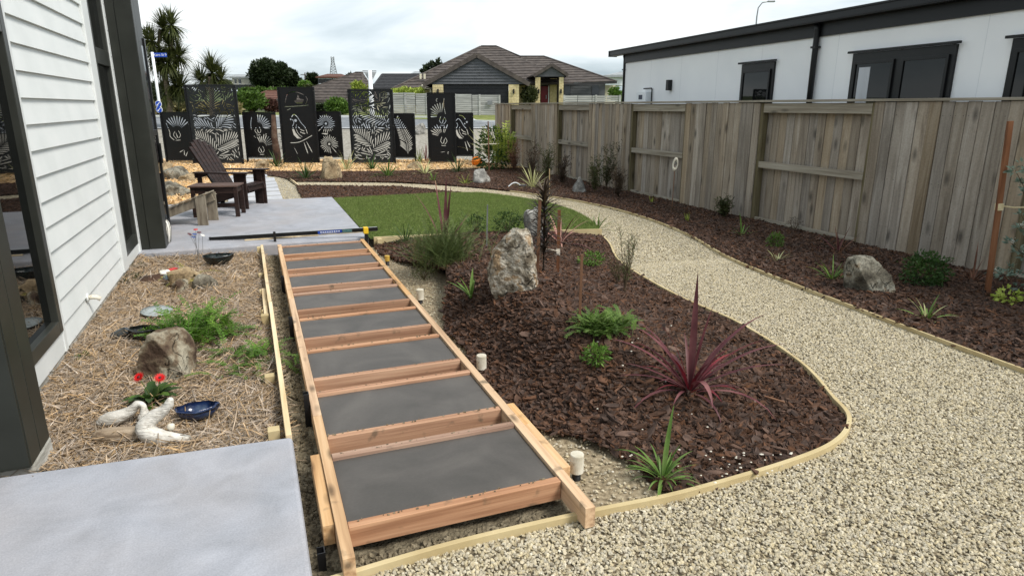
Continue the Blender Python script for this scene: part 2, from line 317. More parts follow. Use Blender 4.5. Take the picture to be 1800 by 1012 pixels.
# ================================================================ mesh helpers
class MB:
    def __init__(s): s.v = []; s.f = []
    def add(s, vs, fs):
        o = len(s.v); s.v += [tuple(v) for v in vs]; s.f += [tuple(i + o for i in f) for f in fs]; return s
    def box(s, x0, x1, y0, y1, z0, z1):
        return s.add([(x0, y0, z0), (x1, y0, z0), (x1, y1, z0), (x0, y1, z0), (x0, y0, z1), (x1, y0, z1), (x1, y1, z1), (x0, y1, z1)],
                     [(3, 2, 1, 0), (4, 5, 6, 7), (0, 1, 5, 4), (1, 2, 6, 5), (2, 3, 7, 6), (3, 0, 4, 7)])
    def beam(s, a, b, w, h, up=Vector((0, 0, 1)), w2=None, h2=None):
        a, b = Vector(a), Vector(b); d = (b - a).normalized()
        x = d.cross(up); x = x.normalized() if x.length > 1e-4 else Vector((1, 0, 0)); z = x.cross(d).normalized()
        w2 = w if w2 is None else w2; h2 = h if h2 is None else h2
        vs = [p + x * sx * ww / 2 + z * sz * hh / 2 for p, ww, hh in ((a, w, h), (b, w2, h2)) for sx, sz in ((-1, -1), (1, -1), (1, 1), (-1, 1))]
        return s.add(vs, [(0, 1, 2, 3), (7, 6, 5, 4), (0, 4, 5, 1), (1, 5, 6, 2), (2, 6, 7, 3), (3, 7, 4, 0)])
    def tube(s, pts, rad, n=8, cap=True):
        pts = [Vector(p) for p in pts]; rad = rad if isinstance(rad, (list, tuple)) else [rad] * len(pts)
        o = len(s.v); px = None
        for i, p in enumerate(pts):
            d = (pts[min(i + 1, len(pts) - 1)] - pts[max(i - 1, 0)]).normalized()
            if px is None:
                px = d.orthogonal().normalized()
            px = (px - d * px.dot(d)).normalized(); py = d.cross(px)
            for k in range(n):
                a = 2 * math.pi * k / n
                s.v.append(tuple(p + (px * math.cos(a) + py * math.sin(a)) * rad[i]))
        for i in range(len(pts) - 1):
            for k in range(n):
                a = o + i * n + k; b = o + i * n + (k + 1) % n
                s.f.append((a, b, b + n, a + n))
        if cap:
            s.f.append(tuple(o + k for k in range(n))[::-1]); s.f.append(tuple(o + (len(pts) - 1) * n + k for k in range(n)))
        return s
    def lathe(s, prof, n=24, c=(0, 0, 0)):
        o = len(s.v)
        for r, z in prof:
            for k in range(n):
                a = 2 * math.pi * k / n; s.v.append((c[0] + r * math.cos(a), c[1] + r * math.sin(a), c[2] + z))
        for i in range(len(prof) - 1):
            for k in range(n):
                a = o + i * n + k; b = o + i * n + (k + 1) % n; s.f.append((a, b, b + n, a + n))
        s.f.append(tuple(o + k for k in range(n))[::-1]); s.f.append(tuple(o + (len(prof) - 1) * n + k for k in range(n)))
        return s
    def blade(s, base, az, el, length, width, droop, seg=7, taper=.5, fold=.25, twist=0):
        # a strap leaf: a folded ribbon bending down under its own weight
        p = Vector(base); o = len(s.v); e = el
        for i in range(seg + 1):
            t = i / seg
            w = width * (min(1, .35 + t * 2.2) if t < .3 else (1 - ((t - .3) / .7) ** (1.0 / max(.1, taper)) )) / 2 + .0004
            d = Vector((math.cos(az) * math.cos(e), math.sin(az) * math.cos(e), math.sin(e)))
            sd = Vector((-math.sin(az + twist * t), math.cos(az + twist * t), 0)); up = sd.cross(d) * -1
            s.v += [tuple(p - sd * w + up * w * fold), tuple(p), tuple(p + sd * w + up * w * fold)]
            p = p + d * (length / seg); e = max(-1.5, e - droop / seg * (.4 + 1.2 * t))
        for i in range(seg):
            a = o + i * 3; s.f += [(a, a + 1, a + 4, a + 3), (a + 1, a + 2, a + 5, a + 4)]
        return s
    def leaf(s, p, d, l, w, n=None):       # small pointed leaf
        p = Vector(p); d = Vector(d).normalized(); n = n or Vector((random.uniform(-1, 1), random.uniform(-1, 1), random.uniform(.2, 1)))
        x = d.cross(n); x = x.normalized() if x.length > 1e-5 else d.orthogonal().normalized(); up = x.cross(d)
        return s.add([p, p + d * l * .45 + x * w / 2 + up * w * .12, p + d * l, p + d * l * .45 - x * w / 2 + up * w * .12], [(0, 1, 2), (0, 2, 3)])
    def build(s, name, mat, parent=None, smooth=False, bevel=0, loc=None, rot=None, kind=None, label=None):
        me = bpy.data.meshes.new(name); me.from_pydata(s.v, [], s.f); me.update()
        return link(name, me, mat, parent, smooth, bevel, loc, rot, kind, label)
def link(name, me, mat, parent=None, smooth=False, bevel=0, loc=None, rot=None, kind=None, label=None):
    if not me.materials:
        for m_ in (mat if isinstance(mat, (list, tuple)) else [mat]): me.materials.append(M[m_] if isinstance(m_, str) else m_)
    if smooth: me.polygons.foreach_set('use_smooth', [True] * len(me.polygons))
    o = bpy.data.objects.new(name, me); COL.objects.link(o)
    if loc is not None: o.location = loc
    if rot is not None: o.rotation_euler = rot if hasattr(rot, '__len__') else (0, 0, rot)
    if parent: o.parent = parent
    if bevel:
        b = o.modifiers.new('bevel', 'BEVEL'); b.width = bevel; b.segments = 2; b.limit_method = 'ANGLE'
    if kind: o['kind'] = kind
    if label: o['label'] = label
    return o
def tag(o, label, cat, group=None):
    o['label'] = label; o['category'] = cat
    if group: o['group'] = group
    return o
def thing(name, label, cat, loc=(0, 0, 0), rz=0, group=None):
    o = bpy.data.objects.new(name, None); COL.objects.link(o); o.empty_display_size = .1
    o.location = loc; o.rotation_euler = (0, 0, rz); return tag(o, label, cat, group)
def struct(o): o['kind'] = 'structure'; return o
def catmull(P, n=8, closed=False):
    P = [Vector(p) for p in P]; r = []; k = len(P)
    for i in range(k if closed else k - 1):
        a, b, c, d = (P[(i - 1) % k], P[i], P[(i + 1) % k], P[(i + 2) % k]) if closed else (P[max(0, i - 1)], P[i], P[i + 1], P[min(k - 1, i + 2)])
        for j in range(n):
            t = j / n
            r.append(.5 * ((2 * b) + (-a + c) * t + (2 * a - 5 * b + 4 * c - d) * t * t + (-a + 3 * b - 3 * c + d) * t ** 3))
    if not closed: r.append(P[-1])
    return r
def inside(poly, x, y):
    c = False; j = len(poly) - 1
    for i in range(len(poly)):
        xi, yi, xj, yj = poly[i][0], poly[i][1], poly[j][0], poly[j][1]
        if (yi > y) != (yj > y) and x < (xj - xi) * (y - yi) / (yj - yi) + xi: c = not c
        j = i
    return c
def sheet(poly, step, zf):
    # triangulated area with inner points on a jittered grid, z from zf(x, y)
    vs = [Vector((p[0], p[1])) for p in poly]; n = len(vs); es = [(i, (i + 1) % n) for i in range(n)]
    x0, x1 = min(v.x for v in vs), max(v.x for v in vs); y0, y1 = min(v.y for v in vs), max(v.y for v in vs)
    x = x0 + step / 2
    while x < x1:
        y = y0 + step / 2
        while y < y1:
            a, b = x + random.uniform(-.2, .2) * step, y + random.uniform(-.2, .2) * step
            if inside(poly, a, b): vs.append(Vector((a, b)))
            y += step
        x += step
    rv, re, rf, *_ = geometry.delaunay_2d_cdt(vs, es, [], 1, 1e-5)
    mb = MB(); mb.v = [(v.x, v.y, zf(v.x, v.y)) for v in rv]; mb.f = [tuple(f) for f in rf]
    # all faces up
    out_ = []
    for f in mb.f:
        a, b, c = (Vector(mb.v[i]) for i in f[:3])
        out_.append(f if (b - a).cross(c - a).z > 0 else f[::-1])
    mb.f = out_
    return mb
def ribbon(pts, w, z0, z1, closed=False):
    # a board set on edge and bent along a curve
    mb = MB(); n = len(pts); pts = [Vector((p[0], p[1], 0)) for p in pts]
    for i, p in enumerate(pts):
        a = pts[i - 1] if (i or closed) else p; b = pts[(i + 1) % n] if (i < n - 1 or closed) else p
        d = (b - a).normalized(); s = Vector((-d.y, d.x, 0)) * w / 2
        mb.v += [tuple(p - s + Vector((0, 0, z0))), tuple(p + s + Vector((0, 0, z0))), tuple(p + s + Vector((0, 0, z1))), tuple(p - s + Vector((0, 0, z1)))]
    for i in range(n if closed else n - 1):
        a = i * 4; b = ((i + 1) % n) * 4
        mb.f += [(a, a + 1, b + 1, b), (a + 1, a + 2, b + 2, b + 1), (a + 2, a + 3, b + 3, b + 2), (a + 3, a, b, b + 3)]
    if not closed: mb.f += [(3, 2, 1, 0), (4 * n - 4, 4 * n - 3, 4 * n - 2, 4 * n - 1)]
    return mb

# ---- loose pieces spread over an area (geometry nodes)
def chipset(name, fn, n, mat):
    c = bpy.data.collections.new(name)
    for i in range(n):
        mb = fn(i); me = bpy.data.meshes.new(name); me.from_pydata(mb.v, [], mb.f); me.materials.append(M[mat])
        c.objects.link(bpy.data.objects.new(name, me))
    return c
def scatter(name, area, coll, density, smin, smax, tilt, label=None, seed=0, zoff=0.0, rzr=(0, 6.2832)):
    ng = bpy.data.node_groups.new(name, 'GeometryNodeTree')
    ng.interface.new_socket('Geometry', in_out='INPUT', socket_type='NodeSocketGeometry')
    ng.interface.new_socket('Geometry', in_out='OUTPUT', socket_type='NodeSocketGeometry')
    A = ng.nodes.new; L = ng.links.new
    gi, go = A('NodeGroupInput'), A('NodeGroupOutput')
    dp = A('GeometryNodeDistributePointsOnFaces'); dp.inputs['Density'].default_value = density; dp.inputs['Seed'].default_value = seed
    ci = A('GeometryNodeCollectionInfo'); ci.inputs[0].default_value = coll; ci.inputs[1].default_value = True; ci.inputs[2].default_value = True
    ip = A('GeometryNodeInstanceOnPoints'); ip.inputs['Pick Instance'].default_value = True
    rv = A('FunctionNodeRandomValue'); rv.data_type = 'FLOAT_VECTOR'
    rv.inputs[0].default_value = (-tilt, -tilt, rzr[0]); rv.inputs[1].default_value = (tilt, tilt, rzr[1])
    rs = A('FunctionNodeRandomValue'); rs.data_type = 'FLOAT'; rs.inputs[2].default_value = smin; rs.inputs[3].default_value = smax
    rs.inputs['Seed'].default_value = 5
    L(gi.outputs[0], dp.inputs[0]); L(dp.outputs[0], ip.inputs['Points']); L(ci.outputs[0], ip.inputs['Instance'])
    L(rv.outputs[0], ip.inputs['Rotation']); L(rs.outputs[1], ip.inputs['Scale'])
    tr = A('GeometryNodeTransform'); tr.inputs['Translation'].default_value = (0, 0, zoff)
    L(ip.outputs[0], tr.inputs[0]); L(tr.outputs[0], go.inputs[0])
    me = bpy.data.meshes.new(name); me.from_pydata(area.v, [], area.f)
    o = bpy.data.objects.new(name, me); COL.objects.link(o); md = o.modifiers.new('spread', 'NODES'); md.node_group = ng
    o['kind'] = 'stuff'
    if label: o['label'] = label; o['category'] = name.replace('_', ' ')
    return o
def stone_fn(i):
    rr = random.Random(i); bm = bmesh.new(); bmesh.ops.create_icosphere(bm, subdivisions=1, radius=1)
    for v in bm.verts:
        v.co = Vector((v.co.x * rr.uniform(.8, 1.15), v.co.y * rr.uniform(.55, .9), v.co.z * rr.uniform(.35, .6))) * .0125
    bm.verts.ensure_lookup_table(); mb = MB(); mb.v = [tuple(v.co) for v in bm.verts]; mb.f = [tuple(v.index for v in f.verts) for f in bm.faces]; bm.free(); return mb
def chip_fn(i):
    rr = random.Random(i + 50); mb = MB(); n = 7; l, w, t = rr.uniform(.018, .046), rr.uniform(.009, .022), rr.uniform(.002, .006)
    ring = [(math.cos(6.283 * k / n) * l * rr.uniform(.7, 1.2), math.sin(6.283 * k / n) * w * rr.uniform(.7, 1.2)) for k in range(n)]
    mb.v = [(x, y, t + rr.uniform(-.002, .003)) for x, y in ring] + [(x * .95, y * .95, -t) for x, y in ring]
    mb.f = [tuple(range(n)), tuple(range(2 * n - 1, n - 1, -1))] + [(k, k + n, (k + 1) % n + n, (k + 1) % n) for k in range(n)]
    return mb
def straw_fn(i):
    rr = random.Random(i + 90); mb = MB(); l = rr.uniform(.05, .12); w = rr.uniform(.002, .0045); b = rr.uniform(-.02, .02); k = 4
    for j in range(k + 1):
        t = j / k * 2 - 1; y = b * (1 - t * t); z = rr.uniform(-.002, .004)
        ww = w * (1 - .5 * abs(t)); mb.v += [(t * l / 1, y - ww, z), (t * l, y, z + w * .5), (t * l, y + ww, z)]
    for j in range(k): a = j * 3; mb.f += [(a, a + 3, a + 4, a + 1), (a + 1, a + 4, a + 5, a + 2)]
    return mb
def tuft_fn(i):
    rr = random.Random(i + 10); mb = MB()
    for k in range(7):
        a = rr.uniform(0, 6.28); x, y = rr.uniform(-.012, .012), rr.uniform(-.012, .012); l = rr.uniform(.018, .032); t = rr.uniform(.1, .6)
        dx, dy = math.cos(a), math.sin(a)
        mb.add([(x - dy * .0012, y + dx * .0012, 0), (x + dy * .0012, y - dx * .0012, 0), (x + dx * l * t, y + dy * l * t, l)], [(0, 1, 2)])
    return mb
def lump_fn(i):
    rr = random.Random(i + 30); bm = bmesh.new(); bmesh.ops.create_icosphere(bm, subdivisions=2, radius=1)
    for v in bm.verts:
        k = 1 + .35 * noise.noise(v.co * 1.7 + Vector((i * 5, 0, 0))); v.co = Vector((v.co.x, v.co.y * .8, v.co.z * .6)) * k * .014
    bm.verts.ensure_lookup_table(); mb = MB(); mb.v = [tuple(v.co) for v in bm.verts]; mb.f = [tuple(v.index for v in f.verts) for f in bm.faces]; bm.free(); return mb
stones = chipset('gravel_stone', stone_fn, 8, 'gravel_stone')
barks = chipset('bark_chip', chip_fn, 10, 'bark_chip')
bigbarks = chipset('bark_slab', chip_fn, 10, 'bark_big')
straws = chipset('straw_piece', straw_fn, 10, 'straw_chip')
golds = chipset('wood_chip', chip_fn, 6, 'gold_chip')
tufts = chipset('turf_tuft', tuft_fn, 8, 'turf_blade')
lumps = chipset('clay_lump', lump_fn, 6, 'clay')
# ================================================================ the ground and its surfaces
def wide_ground():
    mb = MB(); us = [-1600, -700, -300, -150, -90, -60, -45, -30, -20, -12, -6, 0, 6, 12, 20, 30, 45, 60, 90, 150, 300, 700, 1600]
    ds = [-60, -20, -6, 0, 3, 6, 9, 12, 15, 18, 21.5, 25, 30, 35, 40, 44, 48, 55, 62, 70, 80, 95, 110, 135, 170, 260, 600, 2200]
    for d in ds:
        for u in us:
            p = FR(u, d); mb.v.append((p.x, p.y, rise(d) - .07 if d < 25 else rise(d) - .02))
    k = len(us)
    for j in range(len(ds) - 1):
        for i in range(k - 1): a = j * k + i; mb.f.append((a, a + 1, a + k + 1, a + k))
    o = mb.build('ground', 'hill_green'); return struct(o)
wide_ground()
XR = 7.1
outer = catmull([(.85, 16.14), (3.03, 15.05), (4.59, 13.18), (5.44, 11.07), (5.66, 9.3), (5.46, 7.5), (4.98, 5.84), (4.74, 3.97), (4.62, 2.53), (4.55, .5), (4.5, -1.5)], 8)
isl_a = catmull([(4.28, 7.66), (4.12, 7.18), (3.72, 6.2), (3.53, 4.92), (3.52, 4.02), (3.35, 3.19), (3.1, 2.66)], 8)
isl_b = catmull([(3.1, 2.66), (2.98, 2.44), (2.72, 2.27), (2.35, 2.19), (1.67, 2.15), (1.22, 2.17), (.61, 2.18), (.06, 2.14)], 6)
island = isl_a + isl_b[1:]
lawn_edge = catmull([(4.28, 7.66), (4.6, 8.54), (4.78, 9.6), (4.71, 10.72), (4.13, 12.19), (2.85, 14.18), (.8, 15.2)], 8)
garden = [(-1.4, 3.0), (XR, -1.5), (XR, 20.8), (-4, 20.8), (-4, 8.3), (-1.4, 8.3)]
# clay / soil base under everything in the plot
struct(sheet([(-4, 8.3), (-1.5, 8.3), (-1.5, -1.6), (XR + .05, -1.6), (XR + .05, 19.9), (6.4, 21.6), (-4, 25.4)], .6, lambda x, y: -.062).build('soil_base', 'clay'))
trench_area = [(.03, 2.16), (.03, 8.28), (.17, 8.28), (.17, 2.3), (1.3, 2.3), (1.3, 8.25), (1.5, 8.25), (1.62, 2.17)]
tz = lambda x, y: -.05 + .022 * noise.noise(Vector((x * 7, y * 7, 0))) + .02 * noise.noise(Vector((x * 22, y * 22, 3)))
struct(sheet([(.02, 2.17), (1.7, 2.17), (1.7, 8.28), (.02, 8.28)], .035, tz).build('trench_soil', 'clay', smooth=True))
scatter('clay_lump', sheet([(.03, 2.19), (1.15, 2.19), (1.15, 2.31), (.14, 2.31), (.14, 8.25), (.03, 8.25)], .3, lambda x, y: -.045), lumps, 2600, .3, 1.5, 1.5,
        'grey brown clay crumbs in the narrow trench beside the timber formwork')
# gravel path
gravel = island[::-1]
gravel = [(p[0], p[1]) for p in gravel] + [(p[0], p[1]) for p in lawn_edge[1:]] + [(p[0], p[1]) for p in outer] + [(.05, -1.5)]
struct(sheet(gravel, .25, lambda x, y: -.012).build('gravel_path', 'gravel_base'))
near = sheet([p for p in gravel if p[1] <= 6.2], .3, lambda x, y: -.008)
far = sheet([(3.74, 6.16)] + [p for p in gravel if p[1] >= 6.2] + [(5.02, 5.93), (5.0, 5.8), (3.63, 6.0)], .3, lambda x, y: -.008)
scatter('gravel', near, stones, 9000, .42, 1.05, .9, 'pale crushed stone gravel covering the near part of the curved path')
scatter('gravel', far, stones, 4200, .6, 1.2, .9, 'pale crushed stone gravel on the far bend of the path beyond the lawn', seed=3)
# timber edging boards
def edging(pts, w, z0, z1, label, mat='edging'):
    mb = ribbon(pts, w, z0, z1); return tag(mb.build('timber_edging', mat, bevel=.002), label, 'garden edging')
edging(isl_a, .021, -.06, .026, 'long thin bent pale board along the gravel side of the island bed')
edging(isl_b, .025, -.06, .026, 'wide pale board curving round the sharp near tip of the island bed')
edging(outer[18:], .02, -.06, .028, 'thin pale board between the gravel path and the bark bed by the fence')
edging([(1.32, 8.27), (2.3, 8.16), (3.3, 8.0), (4.3, 7.72)], .022, -.05, .1, 'straight pale board holding the near edge of the lawn')
# lawn
lawn = [(1.29, 8.29), (2.3, 8.19), (3.3, 8.03), (4.3, 7.75)] + [(p[0] - .03, p[1]) for p in lawn_edge if 7.8 < p[1] < 12.2] + [(3.4, 12.42), (1.29, 12.38)]
struct(sheet(lawn, .3, lambda x, y: .07).build('lawn_base', 'turf_base'))
scatter('lawn_grass', sheet(lawn, .4, lambda x, y: .068), tufts, 5200, .8, 1.3, .25, 'short green lawn behind the patio and the island bed')
# mulch beds
bz = lambda x, y: max(-.03, mound(x, y)) if in_island(x, y) else .0
isl_poly = [(4.26, 7.68), (3.3, 7.97), (2.3, 8.13), (1.32, 8.22), (1.3, 7.7), (1.42, 7.2), (1.62, 6.6), (1.68, 6.1), (1.56, 5.6), (1.36, 5.1), (1.28, 4.7), (1.3, 4.3), (1.24, 3.9), (1.27, 3.5), (1.25, 3.2), (1.32, 2.95), (1.5, 2.7), (1.62, 2.4), (1.6, 2.2)] + \
    [(p[0], p[1]) for p in isl_b[::-1] if p[0] > 1.6] + [(p[0], p[1]) for p in isl_a[::-1][1:]]
isl_poly = [(x - (.015 if x > 3 else 0), y + (.02 if y < 2.8 else 0)) for x, y in isl_poly]
m_isl = sheet(isl_poly, .07, lambda x, y: mound(x, y) - .004)
struct(m_isl.build('mulch_base', 'bark_base', smooth=True))
scatter('bark_mulch', m_isl, barks, 2600, .5, 1.35, .7, 'dark brown bark chips heaped over the island bed')
scatter('bark_mulch', m_isl, bigbarks, 130, .9, 1.7, .5, 'larger loose bark slabs lying on the island mulch', seed=21, zoff=.008)
# small sandy patch between the formwork and the mulch
patch = sheet([(1.2, 2.2), (1.75, 2.2), (1.8, 8.2), (1.2, 8.2)], .06, lambda x, y: -.02 + .012 * noise.noise(Vector((x * 9, y * 9, 1))))
struct(patch.build('sandy_patch', 'sand_patch', smooth=True))
scatter('sandy_gravel', sheet([(1.22, 2.2), (1.7, 2.2), (1.62, 3.0), (1.6, 5.0), (1.66, 8.15), (1.22, 8.15)], .3, lambda x, y: -.012), stones, 1300, .3, 1.0, .8,
        'loose stones on sandy ground between the formwork and the island mulch', seed=9)
outer_l = [(p[0] + .012, p[1] + .012) for p in outer]
bedR = outer_l + [(XR, -1.5), (XR, 17.2), (5.4, 17.6), (3.2, 17.7), (1.4, 18.3), (.3, 18.9), (-.2, 18.8), (.55, 17.4), (.83, 16.3)]
m_r = sheet(bedR, .18, lambda x, y: .006 + .02 * noise.noise(Vector((x * 1.5, y * 1.5, 2))) + .015)
struct(m_r.build('mulch_base', 'bark_base', smooth=True))
scatter('bark_mulch', m_r, barks, 1500, .6, 1.5, .7, 'dark brown bark chips in the long bed beside the timber fence', seed=2)
scatter('bark_mulch', m_r, bigbarks, 90, .9, 1.7, .5, 'larger loose bark slabs lying in the fence bed', seed=22, zoff=.008)
m_s = sheet([(.8, 15.16), (2.85, 14.14), (4.1, 12.2), (3.4, 12.44), (1.29, 12.41), (1.29, 12.4), (.86, 12.4), (.8, 13.3)], .2, lambda x, y: .03)
struct(m_s.build('mulch_base', 'bark_base', smooth=True))
scatter('bark_mulch', m_s, barks, 1300, .7, 1.5, .7, 'dark brown bark chips in the strip between the lawn and the far path', seed=4)
m_g = sheet([(XR, 17.22), (5.4, 17.62), (3.2, 17.72), (1.4, 18.32), (.3, 18.92), (-.4, 18.9), (-.9, 16.5), (-1.0, 12.8), (-3.8, 12.8), (-3.8, 24.6), (-.2, 23.1), (6.3, 20.7)], .4, lambda x, y: .01)
struct(m_g.build('wood_chip_base', 'gold_base', smooth=True))
scatter('wood_chip_mulch', m_g, golds, 420, 1.2, 2.6, .8, 'golden wood chips round the feet of the black screens')
# pebble strip with stepping slabs
peb = [(-1.0, 12.42), (.8, 12.42), (.78, 13.3), (.8, 15.2), (.66, 17.2), (.2, 18.6), (-.35, 18.9), (-.9, 16.5)]
struct(sheet(peb, .3, lambda x, y: -.008).build('pebble_strip', 'verge_gravel'))
scatter('pebbles', sheet(peb, .4, lambda x, y: -.006), stones, 1300, .6, 1.2, .8, 'small grey pebbles between the pale stepping slabs', seed=6)
edging(catmull([(.82, 12.45), (.82, 14.2), (.84, 15.6), (.68, 17.2), (.2, 18.5), (-.5, 19.0)], 6), .03, -.03, .03, 'thin pale curved strip at the right edge of the grey pebbles', 'pine_pale')
for i, (yt, yb, xl, xr_) in enumerate([(275, 300, 425, 470), (308, 345, 425, 484), (352, 378, 426, 487), (382, 410, 428, 489), (415, 448, 430, 491), (455, 492, 431, 494), (498, 535, 432, 497)]):
    y0, y1 = 260 + yb / 6, 260 + yt / 6
    a, b = at_z(xr_, y0, .03), at_z(xr_ - 4, y1, .03)
    lab = ['farthest', 'sixth', 'fifth', 'fourth', 'third', 'second', 'nearest'][i]
    s = MB().box(-.45, .5 - i * .0, 0, max(.2, b.y - a.y - .07), 0, .05).build('stepping_slab', 'paver', loc=(a.x - .5 + .0, a.y, -.02), bevel=.006)
    tag(s, ('pale concrete stepping slab, ' + ('nearest to the patio' if i == 6 else 'farthest from the patio' if i == 0 else lab + ' out from the patio')), 'paving slab', 'stepping slabs beyond the patio')
# straw bed by the left house
sz = lambda x, y: .0 + .03 * noise.noise(Vector((x * 2.5, y * 2.5, 8))) + .03 * smooth(-.9, -1.33, x)
m_l = sheet([(-1.38, 3.22), (-.0, 3.12), (-.03, 8.29), (-1.38, 8.29)], .09, sz)
struct(m_l.build('straw_base', 'straw_base', smooth=True))
scatter('straw_mulch', m_l, straws, 8000, .5, 1.15, .42, 'dry pale straw mulch in the bed along the white house wall')
scatter('straw_mulch', m_l, straws, 500, .9, 1.5, .7, 'longer loose stalks lying on top of the straw mulch', seed=11, zoff=.014)
# slabs
def rounded_slab(name, poly, z0, z1, mat, label, cat, r=.02):
    mb = MB(); n = len(poly)
    mb.v = [(x, y, z0) for x, y in poly] + [(x, y, z1) for x, y in poly]
    mb.f = [tuple(range(n))[::-1], tuple(range(n, 2 * n))] + [(i, (i + 1) % n, (i + 1) % n + n, i + n) for i in range(n)]
    o = mb.build(name, mat, bevel=r); tag(o, label, cat); return o
o = rounded_slab('concrete_slab', [(-3.2, -1.6), (.045, -1.6), (.05, 2.1), (.045, 3.18), (-1.04, 3.255), (-1.3, 3.27), (-3.2, 3.27)], -.08, .1, 'concrete_new',
             'large pale grey concrete slab in the near left corner by the dark house column', 'concrete slab')
o = rounded_slab('patio', [(-3.4, 8.3), (1.26, 8.3), (1.27, 12.4), (-3.4, 12.4)], -.06, .1, 'concrete_new', 'pale grey concrete patio slab under the brown chair', 'patio')

# ================================================================ house on the left
HX = -1.33
h = thing('house', 'white weatherboard house with dark columns and black windows at the left', 'house', (HX, 3, 0))
def hb(name, x0, x1, y0, y1, z0, z1, mat, bevel=0, parent=None):
    return MB().box(x0 - HX, x1 - HX, y0 - 3, y1 - 3, z0, z1).build(name, mat, parent or h, bevel=bevel)
hb('wall', -6, HX - .075, 3.3, 12.0, -.1, 3.4, 'dark_clad')
hb('foundation', HX - .07, HX - .012, 3.45, 8.45, -.1, .13, 'concrete_foot')
z = .09
wb = None
for k in range(19):                # overlapping weatherboards, one by one
    zz = .09 + .1663 * k
    mb = MB(); y0, y1 = 5.07 - 3, 7.34 - 3; t0, t1 = .0, -.024
    mb.add([(t0, y0, zz), (t0, y1, zz), (t1, y1, zz + .19), (t1, y0, zz + .19), (t0 - .05, y0, zz), (t0 - .05, y1, zz), (t1 - .03, y1, zz + .19), (t1 - .03, y0, zz + .19)],
           [(0, 1, 2, 3), (4, 5, 1, 0), (7, 6, 5, 4), (3, 2, 6, 7), (0, 3, 7, 4), (1, 5, 6, 2)])
    mb.build('weatherboard', 'white_board', h)
hb('corner_trim', HX - .03, HX + .012, 5.0, 5.066, .09, 3.3, 'white_trim', .003)
hb('corner_trim', HX - .03, HX + .012, 7.344, 7.6, .09, 3.3, 'white_trim', .003)
hb('window_surround', HX - .03, HX + .006, 3.6, 5.0, .09, .24, 'white_trim', .003)
hb('window_surround', HX - .03, HX + .006, 7.6, 8.35, .09, .2, 'white_trim', .003)
hb('corner_trim', HX - .03, HX + .02, 8.35, 8.445, .09, 3.3, 'white_trim', .003)
for k in range(22): MB().box(.02, .023, 5.392, 5.402, .25 + k * .13, .262 + k * .13).build('fixing_screw', 'steel_galv', h)
# near window
w = hb('window', HX - .06, HX - .03, 3.55, 5.0, .24, 3.3, 'black_frame')
hb('pane', HX - .029, HX - .022, 3.6, 4.93, .3, 2.14, 'glass_dark', parent=w)
hb('frame', HX - .03, HX + .02, 4.925, 4.998, .242, 3.3, 'frame_olive', .004, w)
hb('frame', HX - .03, HX + .02, 3.5, 4.922, .242, .33, 'frame_olive', .004, w)
hb('frame', HX - .03, HX + .02, 3.5, 4.922, 2.12, 2.2, 'frame_olive', .004, w)
hb('pane', HX - .029, HX - .022, 3.6, 4.93, 2.2, 3.2, 'glass_dark', parent=w)
# tall narrow window
w = hb('window', HX - .06, HX - .03, 7.6, 8.35, .2, 3.3, 'black_frame')
hb('pane', HX - .029, HX - .022, 7.66, 8.28, .3, 2.1, 'glass_dark', parent=w)
hb('pane', HX - .029, HX - .022, 7.66, 8.28, 2.25, 3.2, 'glass_dark', parent=w)
hb('frame', HX - .03, HX + .012, 7.605, 7.66, .202, 3.3, 'frame_olive', .003, w)
hb('frame', HX - .03, HX + .012, 8.28, 8.345, .202, 3.3, 'frame_olive', .003, w)
hb('frame', HX - .03, HX + .01, 7.662, 8.278, .202, .32, 'frame_olive', .003, w)
hb('frame', HX - .03, HX + .014, 7.662, 8.278, 2.1, 2.25, 'frame_olive', .003, w)
# columns clad in vertical boards
def column(x0, x1, y0, y1, z0, z1, nx, ny):
    c = hb('column', x0 + .012, x1 - .012, y0 + .012, y1 - .012, z0 + .01, z1, 'black_frame')
    for i in range(nx):
        a = x0 + (x1 - x0) * i / nx; b = x0 + (x1 - x0) * (i + 1) / nx
        hb('cladding_board', a + .003, b - .003, y0, y0 + .0125, z0, z1, 'dark_clad', .002, c)
    for i in range(ny):
        a = y0 + (y1 - y0) * i / ny; b = y0 + (y1 - y0) * (i + 1) / ny
        hb('cladding_board', x1 - .0125, x1, a + (.0145 if i == 0 else .003), b - .003, z0, z1, 'dark_clad', .002, c)
    return c
column(-1.95, -1.09, 3.29, 3.6, .105, 3.4, 4, 2)
column(-1.39, -1.06, 8.452, 8.8, .1, 3.4, 2, 2)
hb('plinth', -1.5, -1.09, 3.33, 3.62, -.05, .1, 'concrete_foot', .01)
hb('plinth', -1.35, -1.1, 8.46, 8.78, -.05, .1, 'concrete_foot', .01)
# open glazed door leaf standing out past the far column
d = hb('door', -1.16, -1.13, 8.9, 9.62, .13, 2.5, 'black_frame')
hb('pane', -1.128, -1.124, 8.98, 9.54, .3, 1.35, 'glass_dark', parent=d); hb('pane', -1.128, -1.124, 8.98, 9.54, 1.42, 2.4, 'glass_far', parent=d)
for a, b, c_, e_ in ((8.9, 8.97, .13, 2.5), (9.55, 9.62, .13, 2.5)): hb('door_stile', -1.13, -1.11, a, b, c_, e_, 'black_frame', .003, d)
hb('door_rail', -1.13, -1.112, 8.97, 9.55, .13, .29, 'black_frame', .003, d); hb('door_rail', -1.13, -1.112, 8.97, 9.55, 1.35, 1.42, 'black_frame', .003, d)
hb('handle', -1.105, -1.085, 9.5, 9.53, 1.0, 1.25, 'black_frame', .003, d)
